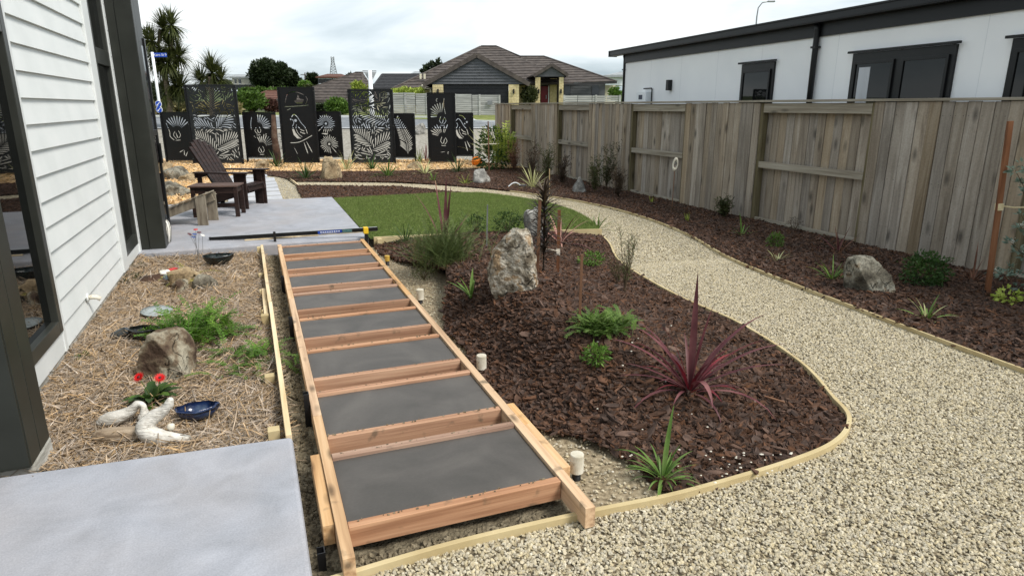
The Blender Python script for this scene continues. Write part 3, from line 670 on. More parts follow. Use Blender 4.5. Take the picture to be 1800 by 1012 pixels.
# waste pipe stub
c0 = Vector((0, 5.84 - 3, .245))
mb = MB().tube([c0 + Vector((-.01, 0, 0)), c0 + Vector((.035, 0, 0)), c0 + Vector((.06, 0, -.004)), c0 + Vector((.085, 0, -.022))], .018, 14)
mb.build('waste_pipe', 'pvc_white', h, smooth=True)
MB().lathe([(.0, 0), (.034, .0), (.034, .008), (.02, .012)], 20).build('pipe_collar', 'white_trim', h, smooth=True, loc=(-.006, 2.84, .245), rot=(0, math.pi / 2, 0))

# ================================================================ timber fence on the right
f = thing('timber_fence', 'long weathered grey timber paling fence along the right side', 'fence', (XR, 0, 0))
posts = [19.56, 18.26, 16.71, 15.07, 13.39, 11.63, 9.82, 8.0, 6.04, 4.2, 2.3]
FT = 1.75
pal = {}
def paling(y, x, h0, h1, w):
    mb = MB().box(-.01, .01, -w / 2, w / 2, h0, h1); key = (round(h1, 2), round(w, 3), round(h0, 2))
    if key not in pal:
        me = bpy.data.meshes.new('paling'); me.from_pydata(mb.v, [], mb.f); pal[key] = me
    o = link('paling', pal[key], 'paling', f); o.location = (x, y, random.uniform(-.005, .003)); o.rotation_euler = (0, random.uniform(-.003, .003), random.uniform(-.012, .012))
for i, (a, b) in enumerate(zip(posts, posts[1:])):
    front = i % 2 == 0          # boards on the near side, otherwise rails show
    if i: 
        pm = MB().box(-.05 + (0 if True else 0), .05, -.05, .05, -.1, FT - .005).build('post', 'fence_post', f, bevel=.003, loc=(.0, a, 0))
    L_ = a - b; n = round(L_ / .145); wd = L_ / n
    for k in range(n):
        y = b + wd * (k + .5)
        if front: paling(y, -.062 - (.003 if k % 2 else 0), .0, FT + .0, round(wd - .008, 3))
        else: paling(y, .066 + (.003 if k % 2 else 0), .06, FT - .01, round(wd - .006, 3))
    if not front:
        for zz, hh, t in ((FT - .075, .13, .045), (.86, .095, .045)):
            MB().box(-.05, -.05 + t, b + .052, a - .052, zz - hh / 2, zz + hh / 2).build('rail', 'fence_rail', f, bevel=.003)
        MB().box(-.03, .0, b + .052, a - .052, -.06, .075).build('base_board', 'fence_rail', f, bevel=.003)
    MB().box(-.1, .09, b + .001, a - .001, FT + .006, FT + .036).build('capping', 'fence_rail', f, bevel=.003)
    # nails
    if front and b < 12:
        mb = MB()
        for k in range(n):
            for zz in (.3, .86, 1.6):
                for s in (-.3, .3): mb.box(-.0745, -.072, b + wd * (k + .5 + s) - .003, b + wd * (k + .5 + s) + .003, zz, zz + .006)
        mb.build('nails', 'steel_black', f, kind='stuff')

# ================================================================ formwork and concrete pads
fw = thing('timber_formwork', 'ladder shaped timber formwork holding eight rectangular wet concrete pads', 'formwork', (.67, 5.1, 0))
def fb(name, x0, x1, y0, y1, z0, z1, mat='pine_form', bevel=.0025, label=None):
    return MB().box(x0 - .67, x1 - .67, y0 - 5.1, y1 - 5.1, z0, z1).build(name, mat, fw, bevel=bevel, label=label)
FL = [2.365, 3.135, 3.9, 4.66, 5.4, 6.14, 6.88, 7.61]
BK = [2.885, 3.64, 4.38, 5.12, 5.87, 6.6, 7.32, 8.07]
XL, XRr = .207, 1.135
for a, b in ((2.13, 3.36), (3.365, 5.75), (5.755, 8.2)): fb('side_rail', XL - .047, XL - .001, a, b, .005, .102)
for a, b in ((2.09, 3.0), (3.005, 5.5), (5.505, 8.2)): fb('side_rail', XRr + .001, XRr + .048, a, b, .004, .101)
fb('side_board', XL - .094, XL - .049, 2.38, 2.97, -.005, .088); fb('side_board', XRr + .05, XRr + .094, 2.42, 3.14, .0, .095)
fb('side_board', XRr + .05, XRr + .09, 2.88, 3.14, .0, .097)
for i in range(8):
    j = random.uniform(-.003, .003)
    fb('cross_member', XL + .001, XRr - .001, FL[i] - .045, FL[i] - .001, .006 + j, .098 + j, 'pine_cross')
    fb('cross_member', XL + .001, XRr - .001, BK[i] + .001, BK[i] + .045, .006 - j, .098 - j, 'pine_cross')
for y, zt in ((2.3, .04), (3.55, .16), (5.1, .13), (6.51, .12), (8.42, .22)):
    near_ = y < 8.3
    s = MB(); x = XL - .049 - (.048 if y < 2.9 else 0); s.box(x - .004 - .67, x - .67, y - .022 - 5.1, y + .022 - 5.1, -.25, zt)
    s.box(x - .03 - .67, x - .004 - .67, y - .022 - 5.1, y - .018 - 5.1, -.25, zt); s.box(x - .03 - .67, x - .004 - .67, y + .018 - 5.1, y + .022 - 5.1, -.25, zt)
    s.build('steel_peg', 'steel_black', fw)
# splattered concrete crumbs along the timber tops
pads_labels = ['nearest', 'second', 'third', 'fourth', 'fifth', 'sixth', 'seventh', 'farthest']
for i in range(8):
    mb = MB(); x0, x1, y0, y1 = XL + .002, XRr - .002, FL[i], BK[i]; nx, ny = 26, 14
    for a in range(nx + 1):
        for b in range(ny + 1):
            u, v = a / nx, b / ny; e = min(u, 1 - u) * .93; e2 = min(v, 1 - v) * .52; ee = min(e, e2)
            x, y = x0 + (x1 - x0) * u, y0 + (y1 - y0) * v
            mb.v.append((x - .67, y - y0, .088 - .006 * math.exp(-(ee / .02) ** 2) + .0016 * noise.noise(Vector((x * 6, y * 14, i)))))
    for a in range(nx):
        for b in range(ny): k = a * (ny + 1) + b; mb.f.append((k, k + ny + 1, k + ny + 2, k + 1))
    mb.box(x0 - .67, x1 - .67, 0, y1 - y0, -.02, .076)
    o = mb.build('concrete_pad', 'concrete_wet', loc=(.67, y0, 0), smooth=False)
    for p in o.data.polygons: p.use_smooth = p.index < nx * ny
    where = 'nearest to the camera end' if i == 0 else 'at the far end by the patio' if i == 7 else pads_labels[i] + ' from the gravel path'
    tag(o, 'dark grey wet concrete pad in the formwork, ' + where, 'concrete pad', 'wet concrete pads in the formwork')
mb = MB(); rr = random.Random(4)
for i in range(8):
    for (yy, side) in ((FL[i] - .02, 0), (BK[i] + .02, 0)):
        for k in range(26 if i < 3 else 10):
            t = rr.random(); x = XL + .93 * t; s = rr.uniform(.0008, .0028); y = yy + rr.uniform(.0, .02) * (1 if side == 0 else -1)
            mb.box(x - s * 1.8, x + s * 1.8, y - s, y + s, .094, .101 + s * .4)
mb2 = MB(); mb2.v = [(a - .67, b - 5.1, c) for a, b, c in mb.v]; mb2.f = mb.f
mb2.build('concrete_crumbs', 'clay', fw, kind='stuff')
# capped stakes beside the formwork
for i, (px, py, cap) in enumerate([(1015, 850, 'w'), (853, 660, 'w'), (741, 535, 'w'), (682, 468, 'y')]):
    p = at_z(px, py, -.01); lab = ['black stake with a white cap beside the nearest pad', 'white capped black stake beside the third pad', 'small white capped stake beside the fourth pad, by the sandy patch', 'black stake with a yellowish wooden cap near the patio end'][i]
    t = thing('capped_stake', lab, 'stake', (1.275 if i else 1.29, p.y + .05, 0), 0, 'capped stakes along the formwork')
    MB().lathe([(.021, -.2), (.021, .05)], 14).build('pipe', 'pipe_black', t, smooth=True)
    c = MB().lathe([(.028, .022), (.033, .024), (.033, .114), (.031, .118), (.0, .119)] if cap == 'w' else [(.026, .04), (.028, .1), (.0, .102)], 24)
    c.build('cap', 'pvc_white' if cap == 'w' else 'cap_yellow', t, smooth=False)
# boards and pegs along the left bed
bb = thing('bed_edging', 'pale timber board with short pegs between the straw bed and the trench', 'garden edging', (0, 5.7, 0))
MB().beam((.028, 3.2 - 5.7, .045), (.01, 5.72 - 5.7, .045), .03, .11).build('board', 'pine_pale', bb, bevel=.003)
MB().beam((.006, 5.725 - 5.7, .05), (-.015, 8.25 - 5.7, .05), .03, .11).build('board', 'pine_pale', bb, bevel=.003)
MB().beam((-.03, 5.5 - 5.7, .02), (-.035, 6.35 - 5.7, .02), .035, .08).build('board', 'pine_pale', bb, bevel=.003)
for y, zt in ((3.36, .07), (4.15, .06), (5.42, .08), (5.62, .06), (6.3, .06), (6.95, .06), (8.15, .1)):
    MB().box(-.072, -.012 if y < 5.45 or y > 6.4 else -.055, y - .03 - 5.7, y + .03 - 5.7, -.1, zt).build('peg', 'edging', bb, bevel=.003)
pg = thing('edging_peg', 'square timber peg at the near end of the lawn board beside the patio', 'peg', (1.38, 8.2, 0))
MB().box(-.03, .03, -.03, .03, -.05, .09).build('peg', 'edging', pg, bevel=.003)

# ================================================================ black garden screens
class Design:
    # shapes cut out of a sheet; a coarse occupancy map keeps them apart
    def __init__(s, w, h, m=.035): s.w, s.h, s.m, s.c = w, h, m, .0045; s.occ = set(); s.holes = []
    def cells(s, poly):
        x0, x1 = min(p[0] for p in poly), max(p[0] for p in poly); y0, y1 = min(p[1] for p in poly), max(p[1] for p in poly)
        r = set(); i = int(x0 / s.c)
        while i * s.c <= x1 + s.c:
            j = int(y0 / s.c)
            while j * s.c <= y1 + s.c:
                if inside(poly, (i + .5) * s.c, (j + .5) * s.c): r.add((i, j))
                j += 1
            i += 1
        for x, y in poly: r.add((int(x / s.c), int(y / s.c)))
        return r
    def hole(s, poly):
        if any(x < s.m or x > s.w - s.m or y < s.m or y > s.h - s.m for x, y in poly): return False
        r = s.cells(poly)
        if r & s.occ: return False
        for i, j in r:
            for a in (-1, 0, 1):
                for b in (-1, 0, 1): s.occ.add((i + a, j + b))
        s.holes.append(poly); return True
    def spindle(s, x0, y0, x1, y1, w, bend=0, blunt=.5, tries=3):
        w = w * .82
        for t in range(tries):
            L_ = math.hypot(x1 - x0, y1 - y0)
            if L_ < .03: return False
            ux, uy = (x1 - x0) / L_, (y1 - y0) / L_; n = 7; A, B = [], []
            for k in range(n + 1):
                q = k / n; ww = w / 2 * (max(.12, math.sin(math.pi * min(1, q * (1 - blunt * .5) + .02))) ** .7 if q < 1 else .15)
                off = bend * 4 * q * (1 - q); cx, cy = x0 + ux * L_ * q - uy * off, y0 + uy * L_ * q + ux * off
                A.append((cx - uy * ww, cy + ux * ww)); B.append((cx + uy * ww, cy - ux * ww))
            if s.hole(A + B[::-1]): return True
            x1, y1 = x0 + (x1 - x0) * .72, y0 + (y1 - y0) * .72
        return False
    def stroke(s, pts, w):
        pts = [(p.x, p.y) for p in catmull([(a, b, 0) for a, b in pts], 4)]; A, B = [], []
        for i, p in enumerate(pts):
            a, b = pts[max(0, i - 1)], pts[min(len(pts) - 1, i + 1)]; L_ = math.hypot(b[0] - a[0], b[1] - a[1]) or 1
            nx, ny = -(b[1] - a[1]) / L_ * w / 2, (b[0] - a[0]) / L_ * w / 2; A.append((p[0] + nx, p[1] + ny)); B.append((p[0] - nx, p[1] - ny))
        return s.hole(A + B[::-1])
    def disc(s, x, y, r, n=14): return s.hole([(x + r * math.cos(6.283 * k / n), y + r * math.sin(6.283 * k / n)) for k in range(n)])
    def frond(s, x, y, a, L_, n, lw, ll, bend=0, both=True):
        for k in range(1, n + 1):
            q = k / n; px, py = x + math.cos(a + bend * q) * L_ * q, y + math.sin(a + bend * q) * L_ * q
            for sd in ((1, -1) if both else (1,)):
                b = a + bend * q * 2 + sd * (1.0 - .45 * q); l = ll * (math.sin(math.pi * (q * .75 + .15)))
                s.spindle(px + math.cos(b) * .012, py + math.sin(b) * .012, px + math.cos(b) * l, py + math.sin(b) * l, lw, bend=sd * -.012)
    def fan(s, x, y, a, spread, n, r0, r1, w):
        for k in range(n):
            b = a + spread * (k / (n - 1) - .5)
            s.spindle(x + math.cos(b) * r0, y + math.sin(b) * r0, x + math.cos(b) * r1, y + math.sin(b) * r1, w * (1 if n < 3 else 1), blunt=.9, tries=2)
def jungle(w, h, seed):
    D = Design(w, h); r = random.Random(seed)
    D.frond(w * .5, h * (.13 if seed < 5 else .2), 2.2, .8, 13, .032, .34, .3); D.frond(w * .42, h * .14, .75, .9, 13, .034, .36, -.3)
    if seed > 5: D.frond(w * .9, h * .55, 2.9, .9, 13, .034, .3, -.2); D.frond(w * .08, h * .6, .5, .8, 12, .034, .28, .3)
    D.frond(w * .52, h * .42, 2.75, .55, 9, .036, .34, .2); D.frond(w * .5, h * .42, .5, .6, 9, .036, .34, .3)
    D.fan(w * .55, h * .62, 2.7, 1.0, 5, .08, .55, .05); D.fan(w * .3, h * .35, .25, .7, 4, .1, .6, .05)
    D.frond(w * .48, h * .66, 1.2, .7, 11, .03, .34, .3); D.frond(w * .6, h * .98, -1.9, .6, 9, .03, .32, .2)
    D.fan(w * .5, h * .8, .6, 1.4, 8, .06, .45, .035); D.fan(w * .45, h * .82, 2.6, 1.5, 8, .06, .5, .035)
    D.fan(w * .5, h * .08, 1.5, 2.8, 10, .05, .4, .035)
    for k in range(1100):
        x, y, a = r.uniform(.03, w), r.uniform(.03, h), r.choice([.5, 2.3, 1.2, 2.8]) + r.uniform(-.5, .5); l = r.uniform(.09, .3)
        D.spindle(x, y, x + math.cos(a) * l, y + math.sin(a) * l, r.uniform(.02, .036), r.uniform(-.02, .02))
    return D
def fantail(D, x, y, s, a=1.3, flip=1):
    D.fan(x, y, a, 1.7, 9, .13 * s, .4 * s, .034 * s)
    D.stroke([(x - .08 * s * flip, y - .02 * s), (x - .13 * s * flip, y - .12 * s), (x - .06 * s * flip, y - .22 * s)], .016)
    D.stroke([(x + .02 * s * flip, y), (x + .06 * s * flip, y - .12 * s), (x + .0 * s * flip, y - .2 * s)], .016)
    D.spindle(x - .06 * s * flip, y - .05 * s, x - .02 * s * flip, y - .2 * s, .03)
    D.spindle(x - .1 * s * flip, y - .26 * s, x + .05 * s * flip, y - .25 * s, .02)
def perched(D, x, y, s, flip=1):
    P = lambda pts: [(x + a * s * flip, y + b * s) for a, b in pts]
    D.stroke(P([(-.2, .62), (-.12, .7), (-.02, .62), (.08, .45), (.2, .3), (.25, .12)]), .018)     # back
    D.stroke(P([(-.18, .55), (-.14, .46), (-.2, .34)]), .018)
    D.hole(P([(-.22, .28), (-.17, .3), (-.12, .16), (-.02, .02), (.05, -.03), (-.08, -.03), (-.18, .08)]))   # breast
    D.stroke(P([(-.06, .4), (-.09, .28), (-.03, .12), (.08, .02)]), .014)
    D.stroke(P([(-.02, .33), (.06, .24), (.16, .2)]), .022); D.stroke(P([(.03, .17), (.1, .14), (.18, .12)]), .022)
    D.stroke(P([(-.32, -.1), (-.1, -.09), (.1, -.03), (.42, .14)]), .022); D.stroke(P([(-.3, -.16), (-.08, -.15), (.12, -.08), (.42, .08)]), .018)
    D.spindle(*P([(.12, -.14)])[0], *P([(.22, -.5)])[0], .028 * s + .008); D.spindle(*P([(.2, -.12)])[0], *P([(.36, -.46)])[0], .028 * s + .008)
def butterfly(D, x, y, s=.035):
    D.spindle(x, y, x + s, y + s * 1.1, s * .7, tries=1); D.spindle(x - .006, y - .004, x - s, y + s * .8, s * .6, tries=1); D.spindle(x + .004, y - .012, x + s * .7, y - s, s * .5, tries=1)
def panel_design(kind, w, h):
    D = Design(w, h)
    if kind == 'jungle_a': return jungle(w, h, 3)
    if kind == 'jungle_b': return jungle(w, h, 8)
    if kind == 'birds_a':
        fantail(D, w * .48, h * .62, 1.1, 1.5, 1); D.stroke([(w * .12, h * .78), (w * .2, h * .6), (w * .2, h * .5), (w * .32, h * .42)], .02)
        D.spindle(w * .5, h * .5, w * .75, h * .4, .03); D.spindle(w * .45, h * .47, w * .7, h * .36, .03); D.fan(w * .62, h * .22, -2.0, 1.3, 5, .02, .17, .03); D.fan(w * .75, h * .2, 3.6, 1.2, 4, .04, .2, .03)
    if kind == 'birds_b':
        fantail(D, w * .45, h * .68, .95, .7, 1); fantail(D, w * .5, h * .24, .95, 1.1, 1); butterfly(D, w * .65, h * .5); butterfly(D, w * .3, h * .46)
        D.stroke([(w * .25, h * .9), (w * .2, h * .75), (w * .2, h * .62)], .016)
    if kind == 'egg_bird':
        perched(D, w * .5, h * .33, .95, 1)
        D.stroke([(w * .16, h * .8), (w * .26, h * .92), (w * .5, h * .94), (w * .74, h * .9)], .018)
        D.hole([(w * .42, h * .82), (w * .5, h * .84), (w * .55, h * .91), (w * .6, h * .85), (w * .72, h * .84), (w * .66, h * .79), (w * .5, h * .785)])
        D.stroke([(w * .78, h * .88), (w * .82, h * .84), (w * .76, h * .78)], .018)
        D.stroke([(w * .14, h * .745), (w * .4, h * .75), (w * .84, h * .765)], .018); D.stroke([(w * .2, h * .7), (w * .3, h * .72)], .016)
        D.stroke([(w * .36, h * .73), (w * .32, h * .66), (w * .36, h * .62)], .012); D.disc(w * .42, h * .56, .04); D.disc(w * .28, h * .575, .022)
        D.spindle(w * .3, h * .2, w * .4, h * .1, .014)
    if kind == 'bird_small':
        perched(D, w * .42, h * .42, .8, 1); D.stroke([(w * .3, h * .95), (w * .5, h * .93), (w * .65, h * .85)], .014); D.disc(w * .48, h * .8, .03); D.disc(w * .72, h * .79, .028); D.disc(w * .6, h * .75, .02)
    if kind == 'flowers':
        for cx, cy, st in ((.48, .74, -2.4), (.55, .28, -.9)):
            for k in range(26):
                b = 6.283 * k / 26
                if abs((b - st + math.pi) % 6.283 - math.pi) < .32: continue
                rr_ = .27 + .02 * math.sin(k * 2.3); D.spindle(w * cx + math.cos(b) * .07, h * cy + math.sin(b) * .07, w * cx + math.cos(b) * rr_, h * cy + math.sin(b) * rr_, .022, blunt=.9, tries=2)
            D.disc(w * cx, h * cy, .035); D.spindle(w * cx + math.cos(st) * .07, h * cy + math.sin(st) * .07, w * cx + math.cos(st) * .33, h * cy + math.sin(st) * .33, .024)
        D.spindle(w * .3, h * .52, w * .62, h * .5, .05); D.spindle(w * .12, h * .58, w * .13, h * .7, .04); D.spindle(w * .88, h * .28, w * .86, h * .15, .04); D.spindle(w * .5, h * .06, w * .85, h * .07, .04)
    if kind == 'fern':
        pts = catmull([(w * .7, h * .06, 0), (w * .68, h * .3, 0), (w * .5, h * .6, 0), (w * .2, h * .92, 0)], 7); D.stroke([(w * .7, h * .08), (w * .68, h * .3), (w * .5, h * .6), (w * .24, h * .88)], .014)
        for i, p in enumerate(pts[2:-2]):
            q = i / len(pts); dd = (pts[i + 3] - pts[i + 1]).normalized(); a = math.atan2(dd.y, dd.x)
            for sd in (1, -1): b = a + sd * .85; l = .24 * (1 - q) + .08; D.spindle(p.x + math.cos(b) * .03, p.y + math.sin(b) * .03, p.x + math.cos(b) * l, p.y + math.sin(b) * l, .026, -sd * .012, tries=3)
    if kind == 'fantails':
        butterfly(D, w * .3, h * .9, .045); D.stroke([(w * .62, h * .93), (w * .6, h * .82), (w * .66, h * .7)], .018)
        fantail(D, w * .5, h * .66, 1.0, 2.3, -1); fantail(D, w * .52, h * .36, 1.0, 2.0, -1); butterfly(D, w * .68, h * .5, .035); butterfly(D, w * .7, h * .12, .035)
        D.stroke([(w * .18, h * .05), (w * .42, h * .17), (w * .8, h * .26)], .018); D.spindle(w * .42, h * .13, w * .6, h * .14, .014)
    return D
def cut_sheet(D, name, mat, parent):
    cu = bpy.data.curves.new(name, 'CURVE'); cu.dimensions = '2D'; cu.fill_mode = 'BOTH'; cu.extrude = .002
    for poly in [[(0, 0), (D.w, 0), (D.w, D.h), (0, D.h)]] + D.holes:
        sp = cu.splines.new('POLY'); sp.points.add(len(poly) - 1); sp.use_cyclic_u = True
        for q, (x, y) in zip(sp.points, poly): q.co = (x, y, 0, 1)
    co = bpy.data.objects.new(name, cu); COL.objects.link(co); bpy.context.view_layer.update()
    me = bpy.data.meshes.new_from_object(co.evaluated_get(bpy.context.evaluated_depsgraph_get()))
    bpy.data.objects.remove(co); me.transform(Matrix.Rotation(math.pi / 2, 4, 'X')); me.materials.clear()
    return link(name, me, mat, parent)
screens = [  # left px, right px, top px at the left, bottom px, depth, design, sheet colour, label
    (283, 335, 198, 281, 20.3, 'birds_a', 'screen_black', 'small black metal screen with a fan tailed bird cutout, leftmost beside the house'),
    (325, 411, 150, 285, 19.9, 'jungle_a', 'screen_grey', 'tall dark grey screen of tropical leaf cutouts behind the brown chair'),
    (428, 481, 198, 276, 20.4, 'birds_b', 'screen_black', 'small black screen with two fan tailed birds, third from the left'),
    (489, 549, 154, 284, 20.0, 'egg_bird', 'screen_black', 'tall black screen with a nesting shape above a perched long tailed bird'),
    (548, 596, 197, 275, 20.4, 'flowers', 'screen_black', 'small black screen with two round spiky flower cutouts'),
    (613, 687, 158, 284, 19.9, 'jungle_b', 'screen_grey', 'tall dark grey screen of leaf cutouts in the middle of the row'),
    (686, 726, 200, 276, 20.4, 'fern', 'screen_black', 'small black screen with one curved fern frond cutout'),
    (752, 797, 164, 283, 20.0, 'fantails', 'screen_black', 'tall narrow black screen with two fan tailed birds above each other'),
    (797, 829, 199, 273, 20.4, 'bird_small', 'screen_black', 'smallest black screen with one perched bird, rightmost of the row')]
for i, (xa, xb, yt, yb, dd, kind, mt, lab) in enumerate(screens):
    ym = (yt + yb) / 2; k_ = .00022 * 60
    a, b = at_d(xa + (930 - xa) * .00022 * (yb - yt) * .5, ym, dd), at_d(xb + (930 - xb) * .00022 * (yb - yt) * .5, ym, dd)
    w = (b - a).length; zt = at_d((xa + xb) / 2, yt, dd).z; zb = at_d((xa + xb) / 2, yb, dd).z
    t = thing('garden_screen', lab, 'garden screen', (a.x, a.y, max(.0, 0)), -YAW, 'black cutout screens in a row by the road')
    pw = .045
    D = panel_design(kind, w, zt - zb)
    o = cut_sheet(D, 'panel', mt, t); o.location = (0, 0, zb)
    for x in (-pw / 2, w + pw / 2):
        p = MB().box(x - pw / 2, x + pw / 2, -.03, .03, -.1, zt + .01).build('post', 'screen_black', t, bevel=.003)
        mb = MB()
        for z in (zb + .1, (zb + zt) / 2, zt - .1): mb.box(x - .006, x + .006, -.034, -.031, z - .006, z + .006)
        mb.build('bolt', 'steel_galv', p)
    MB().box(0, w, -.015, .015, zb - .03, zb - .002).build('frame_rail', mt, t); MB().box(0, w, -.015, .015, zt + .002, zt + .02).build('frame_rail', mt, t)
# ================================================================ house across the fence on the right
az4 = R(4.4); NP = Vector((7.984, 13.528, 0))
nh = thing('neighbour_house', 'white plastered house with black gutter and windows behind the timber fence', 'house', NP, -az4)
# local frame: +y runs away from the camera along the wall, -x faces the garden
def nb(name, x0, x1, y0, y1, z0, z1, mat, bevel=0, parent=None): return MB().box(x0, x1, y0, y1, z0, z1).build(name, mat, parent or nh, bevel=bevel)
nb('wall', 0, 8, -13, 0, -.1, 2.66, 'render_white')
nb('fascia_board', -.03, 0.0, -13, .02, 2.63, 2.8, 'fascia_black')
rf = nb('roof', -.08, 8.4, -13, .5, 2.84, 2.93, 'fascia_black')
nb('soffit', -.07, -.002, -13, .44, 2.802, 2.838, 'fascia_black')
gt = MB().box(-.18, -.082, -13, .5, 2.8, 2.81); gt.box(-.18, -.17, -13, .5, 2.812, 2.91); gt.box(-.195, -.18, -13, .5, 2.895, 2.92)
gt.box(-.195, .02, .502, .515, 2.79, 2.925); gt.build('gutter', 'fascia_black', nh, bevel=.003)
def downpipe(y, x=-.055):
    dp = MB().tube([(x - .02, y, 2.8), (x - .0, y, 2.72), (x, y, 2.6), (x, y, 0)], .04, 14).build('downpipe', 'fascia_black', nh, smooth=True)
    for z in (2.48, 1.2): MB().box(x - .045, x + .05, y - .05, y + .05, z, z + .025).build('bracket', 'fascia_black', dp)
downpipe(-6.03); downpipe(.03, .0)
def nwin(y0, y1, z0, z1, split, label=None, curtain=False):
    w = nb('window', -.035, -.002, y0, y1, z0, z1, 'black_frame')
    if label: w['label'] = label
    nb('sill_flashing', -.075, -.037, y0 - .06, y1 + .06, z1 + .001, z1 + .03, 'fascia_black', .003, w)
    k = split
    for i in range(k):
        a, b = y0 + (y1 - y0) * i / k + .09, y0 + (y1 - y0) * (i + 1) / k - .09
        nb('pane', -.045, -.037, a, b, z0 + .09, z1 - .14, 'glass_dark', 0, w)
        for q in ((a - .035, a, z0 + .055, z1 - .105), (b, b + .035, z0 + .055, z1 - .105), (a, b, z1 - .14, z1 - .105), (a, b, z0 + .055, z0 + .09)):
            nb('frame', -.06, -.0365, q[0], q[1], q[2], q[3], 'black_frame', .002, w)
    return w
nwin(-5.16, -4.35, .9, 2.36, 1)
w2 = nwin(-8.2, -6.72, .8, 2.36, 2)
mb = MB()
for k in range(10): mb.tube([(-.0465, -6.88 - .018 * k, .95), (-.0465, -6.88 - .018 * k, 2.18)], .0095, 6)
mb.build('curtain', 'curtain', w2, smooth=True)
nwin(-10.8, -8.82, .8, 2.36, 2)
for y in (-1.2, -2.4, -3.6, -4.8, -6.4, -8.5): nb('panel_joint', -.0015, .004, y - .003, y + .003, 0, 2.628, 'roof_pale' if False else 'render_joint')
lt = nb('wall_light', -.09, -.001, -2.1, -2.0, 2.0, 2.2, 'black_frame', .006)
mbx = nb('meter_box', -.14, -.001, -1.28, -.86, 1.55, 2.0, 'sign_white', .01)
nb('meter_window', -.146, -.141, -1.14, -.98, 1.84, 1.93, 'meter_dark', 0, mbx)
MB().tube([(-.03, -1.34, 1.5), (-.03, -1.34, 2.04), (-.03, -1.32, 2.06), (-.03, -.98, 2.06)], .014, 8).build('conduit', 'black_frame', mbx)
vp = nb('roof_vent', 1.2, 1.6, -7.5, -7.1, 2.93, 3.1, 'steel_galv')
# street lamp beyond that house
p = at_d(1329, 45, 60)
lp = thing('street_lamp', 'tall thin curved street lamp rising behind the white house on the right', 'street lamp', (p.x, p.y, 1.3), -YAW)
zt = at_d(1331, 3, 60).z - 1.3
MB().tube([(0, 0, 0), (0, 0, zt - 1.2), (.05, 0, zt - .5), (.35, 0, zt - .1), (.9, 0, zt)], [.09, .06, .05, .045, .04], 8).build('pole', 'steel_galv', lp, smooth=True)
MB().box(.8, 1.4, -.12, .12, zt - .06, zt + .06).build('lamp_head', 'steel_galv', lp, bevel=.02)

# ================================================================ the street and beyond
def fpoly(pts, zoff, name, mat, step=2.0):
    ps = [FR(u, d) for u, d in pts]
    return struct(sheet([(p.x, p.y) for p in ps], step, lambda x, y: rise(depth_of(x, y)) + zoff).build(name, mat))
fpoly([(-14, 21.0), (12, 20.6), (16, 26), (30, 33.4), (-60, 33.4), (-60, 24), (-14, 22)], .0, 'verge_gravel', 'verge_gravel')
fpoly([(-60, 33.5), (60, 33.5), (60, 36.6), (5, 36.9), (-3, 39), (-10, 41.6), (-60, 42)], .02, 'road', 'asphalt')
fpoly([(-60, 33.42), (60, 33.42), (60, 33.64), (-60, 33.64)], .045, 'road_line', 'road_paint')
fpoly([(-60, 42), (-10, 41.6), (-3, 39), (5, 36.9), (60, 36.6), (60, 47), (-60, 52)], .03, 'grass_verge', 'verge_grass')
k0 = [FR(u, d) for u, d in catmull([(-60, 42, 0), (-10, 41.6, 0), (-3, 39, 0), (5, 36.9, 0), (60, 36.6, 0)], 10) and [(p.x, p.y) for p in catmull([(-60, 42, 0), (-10, 41.6, 0), (-3, 39, 0), (5, 36.9, 0), (60, 36.6, 0)], 10)]]
mb = ribbon([(p.x, p.y) for p in k0], .15, -.1, .1)
mb.v = [(x, y, z + rise(depth_of(x, y)) + .03) for x, y, z in mb.v]; struct(mb.build('kerb', 'road_paint'))
def lp_(o, u, d, z): return Vector((u, d, z))
def F3(px, py, d):               # (u, d, z) in the street's frame
    p = at_d(px, py, d); return Vector((p.x * math.cos(YAW) - p.y * math.sin(YAW), d, p.z))
def fthing(name, label, cat, group=None): return thing(name, label, cat, (0, 0, 0), -YAW, group)
# slatted pale fence in front of the gabled house
def slat_fence(label, xa, xb, ya, yb, ybot, d, nsl, group=None, posts_px=()):
    t = fthing('slat_fence', label, 'fence', group)
    a, b = F3(xa, ya, d), F3(xb, yb, d); zb = F3(xa, ybot, d).z
    hgt = (a.z - zb) / nsl; n = 4
    for k in range(nsl):
        z0 = zb + hgt * k
        zk = lambda q: q
        for s in range(n):
            u0, u1 = a.x + (b.x - a.x) * s / n, a.x + (b.x - a.x) * (s + 1) / n
            s0 = (b.z - a.z) * s / n * (k + 1) / nsl; 
            MB().box(u0 + .02, u1 - .02, d - .02, d + .01, z0 + .012 + s0, z0 + hgt - .012 + s0).build('slat', 'fence_grey', t)
    for x in posts_px:
        p = F3(x, ya, d); MB().box(p.x - .06, p.x + .06, d - .06, d + .06, zb - .2, a.z + (b.z - a.z) * (p.x - a.x) / (b.x - a.x) + .03).build('post', 'fence_grey', t)
    return t
sf = slat_fence('weathered grey slat fence across the road, in front of the garage', 680, 879, 163, 168, 209, 43.5, 12, None, (683, 712, 750, 800, 843, 878))
p = F3(861, 181, 43.4); MB().box(p.x - .16, p.x + .16, 43.36, 43.42, p.z - .13, p.z + .13).build('letterbox', 'steel_galv', sf)
slat_fence('low grey slat fence right of the red front door', 990, 1092, 168, 168, 190, 45.0, 6, None, (992, 1048, 1090))

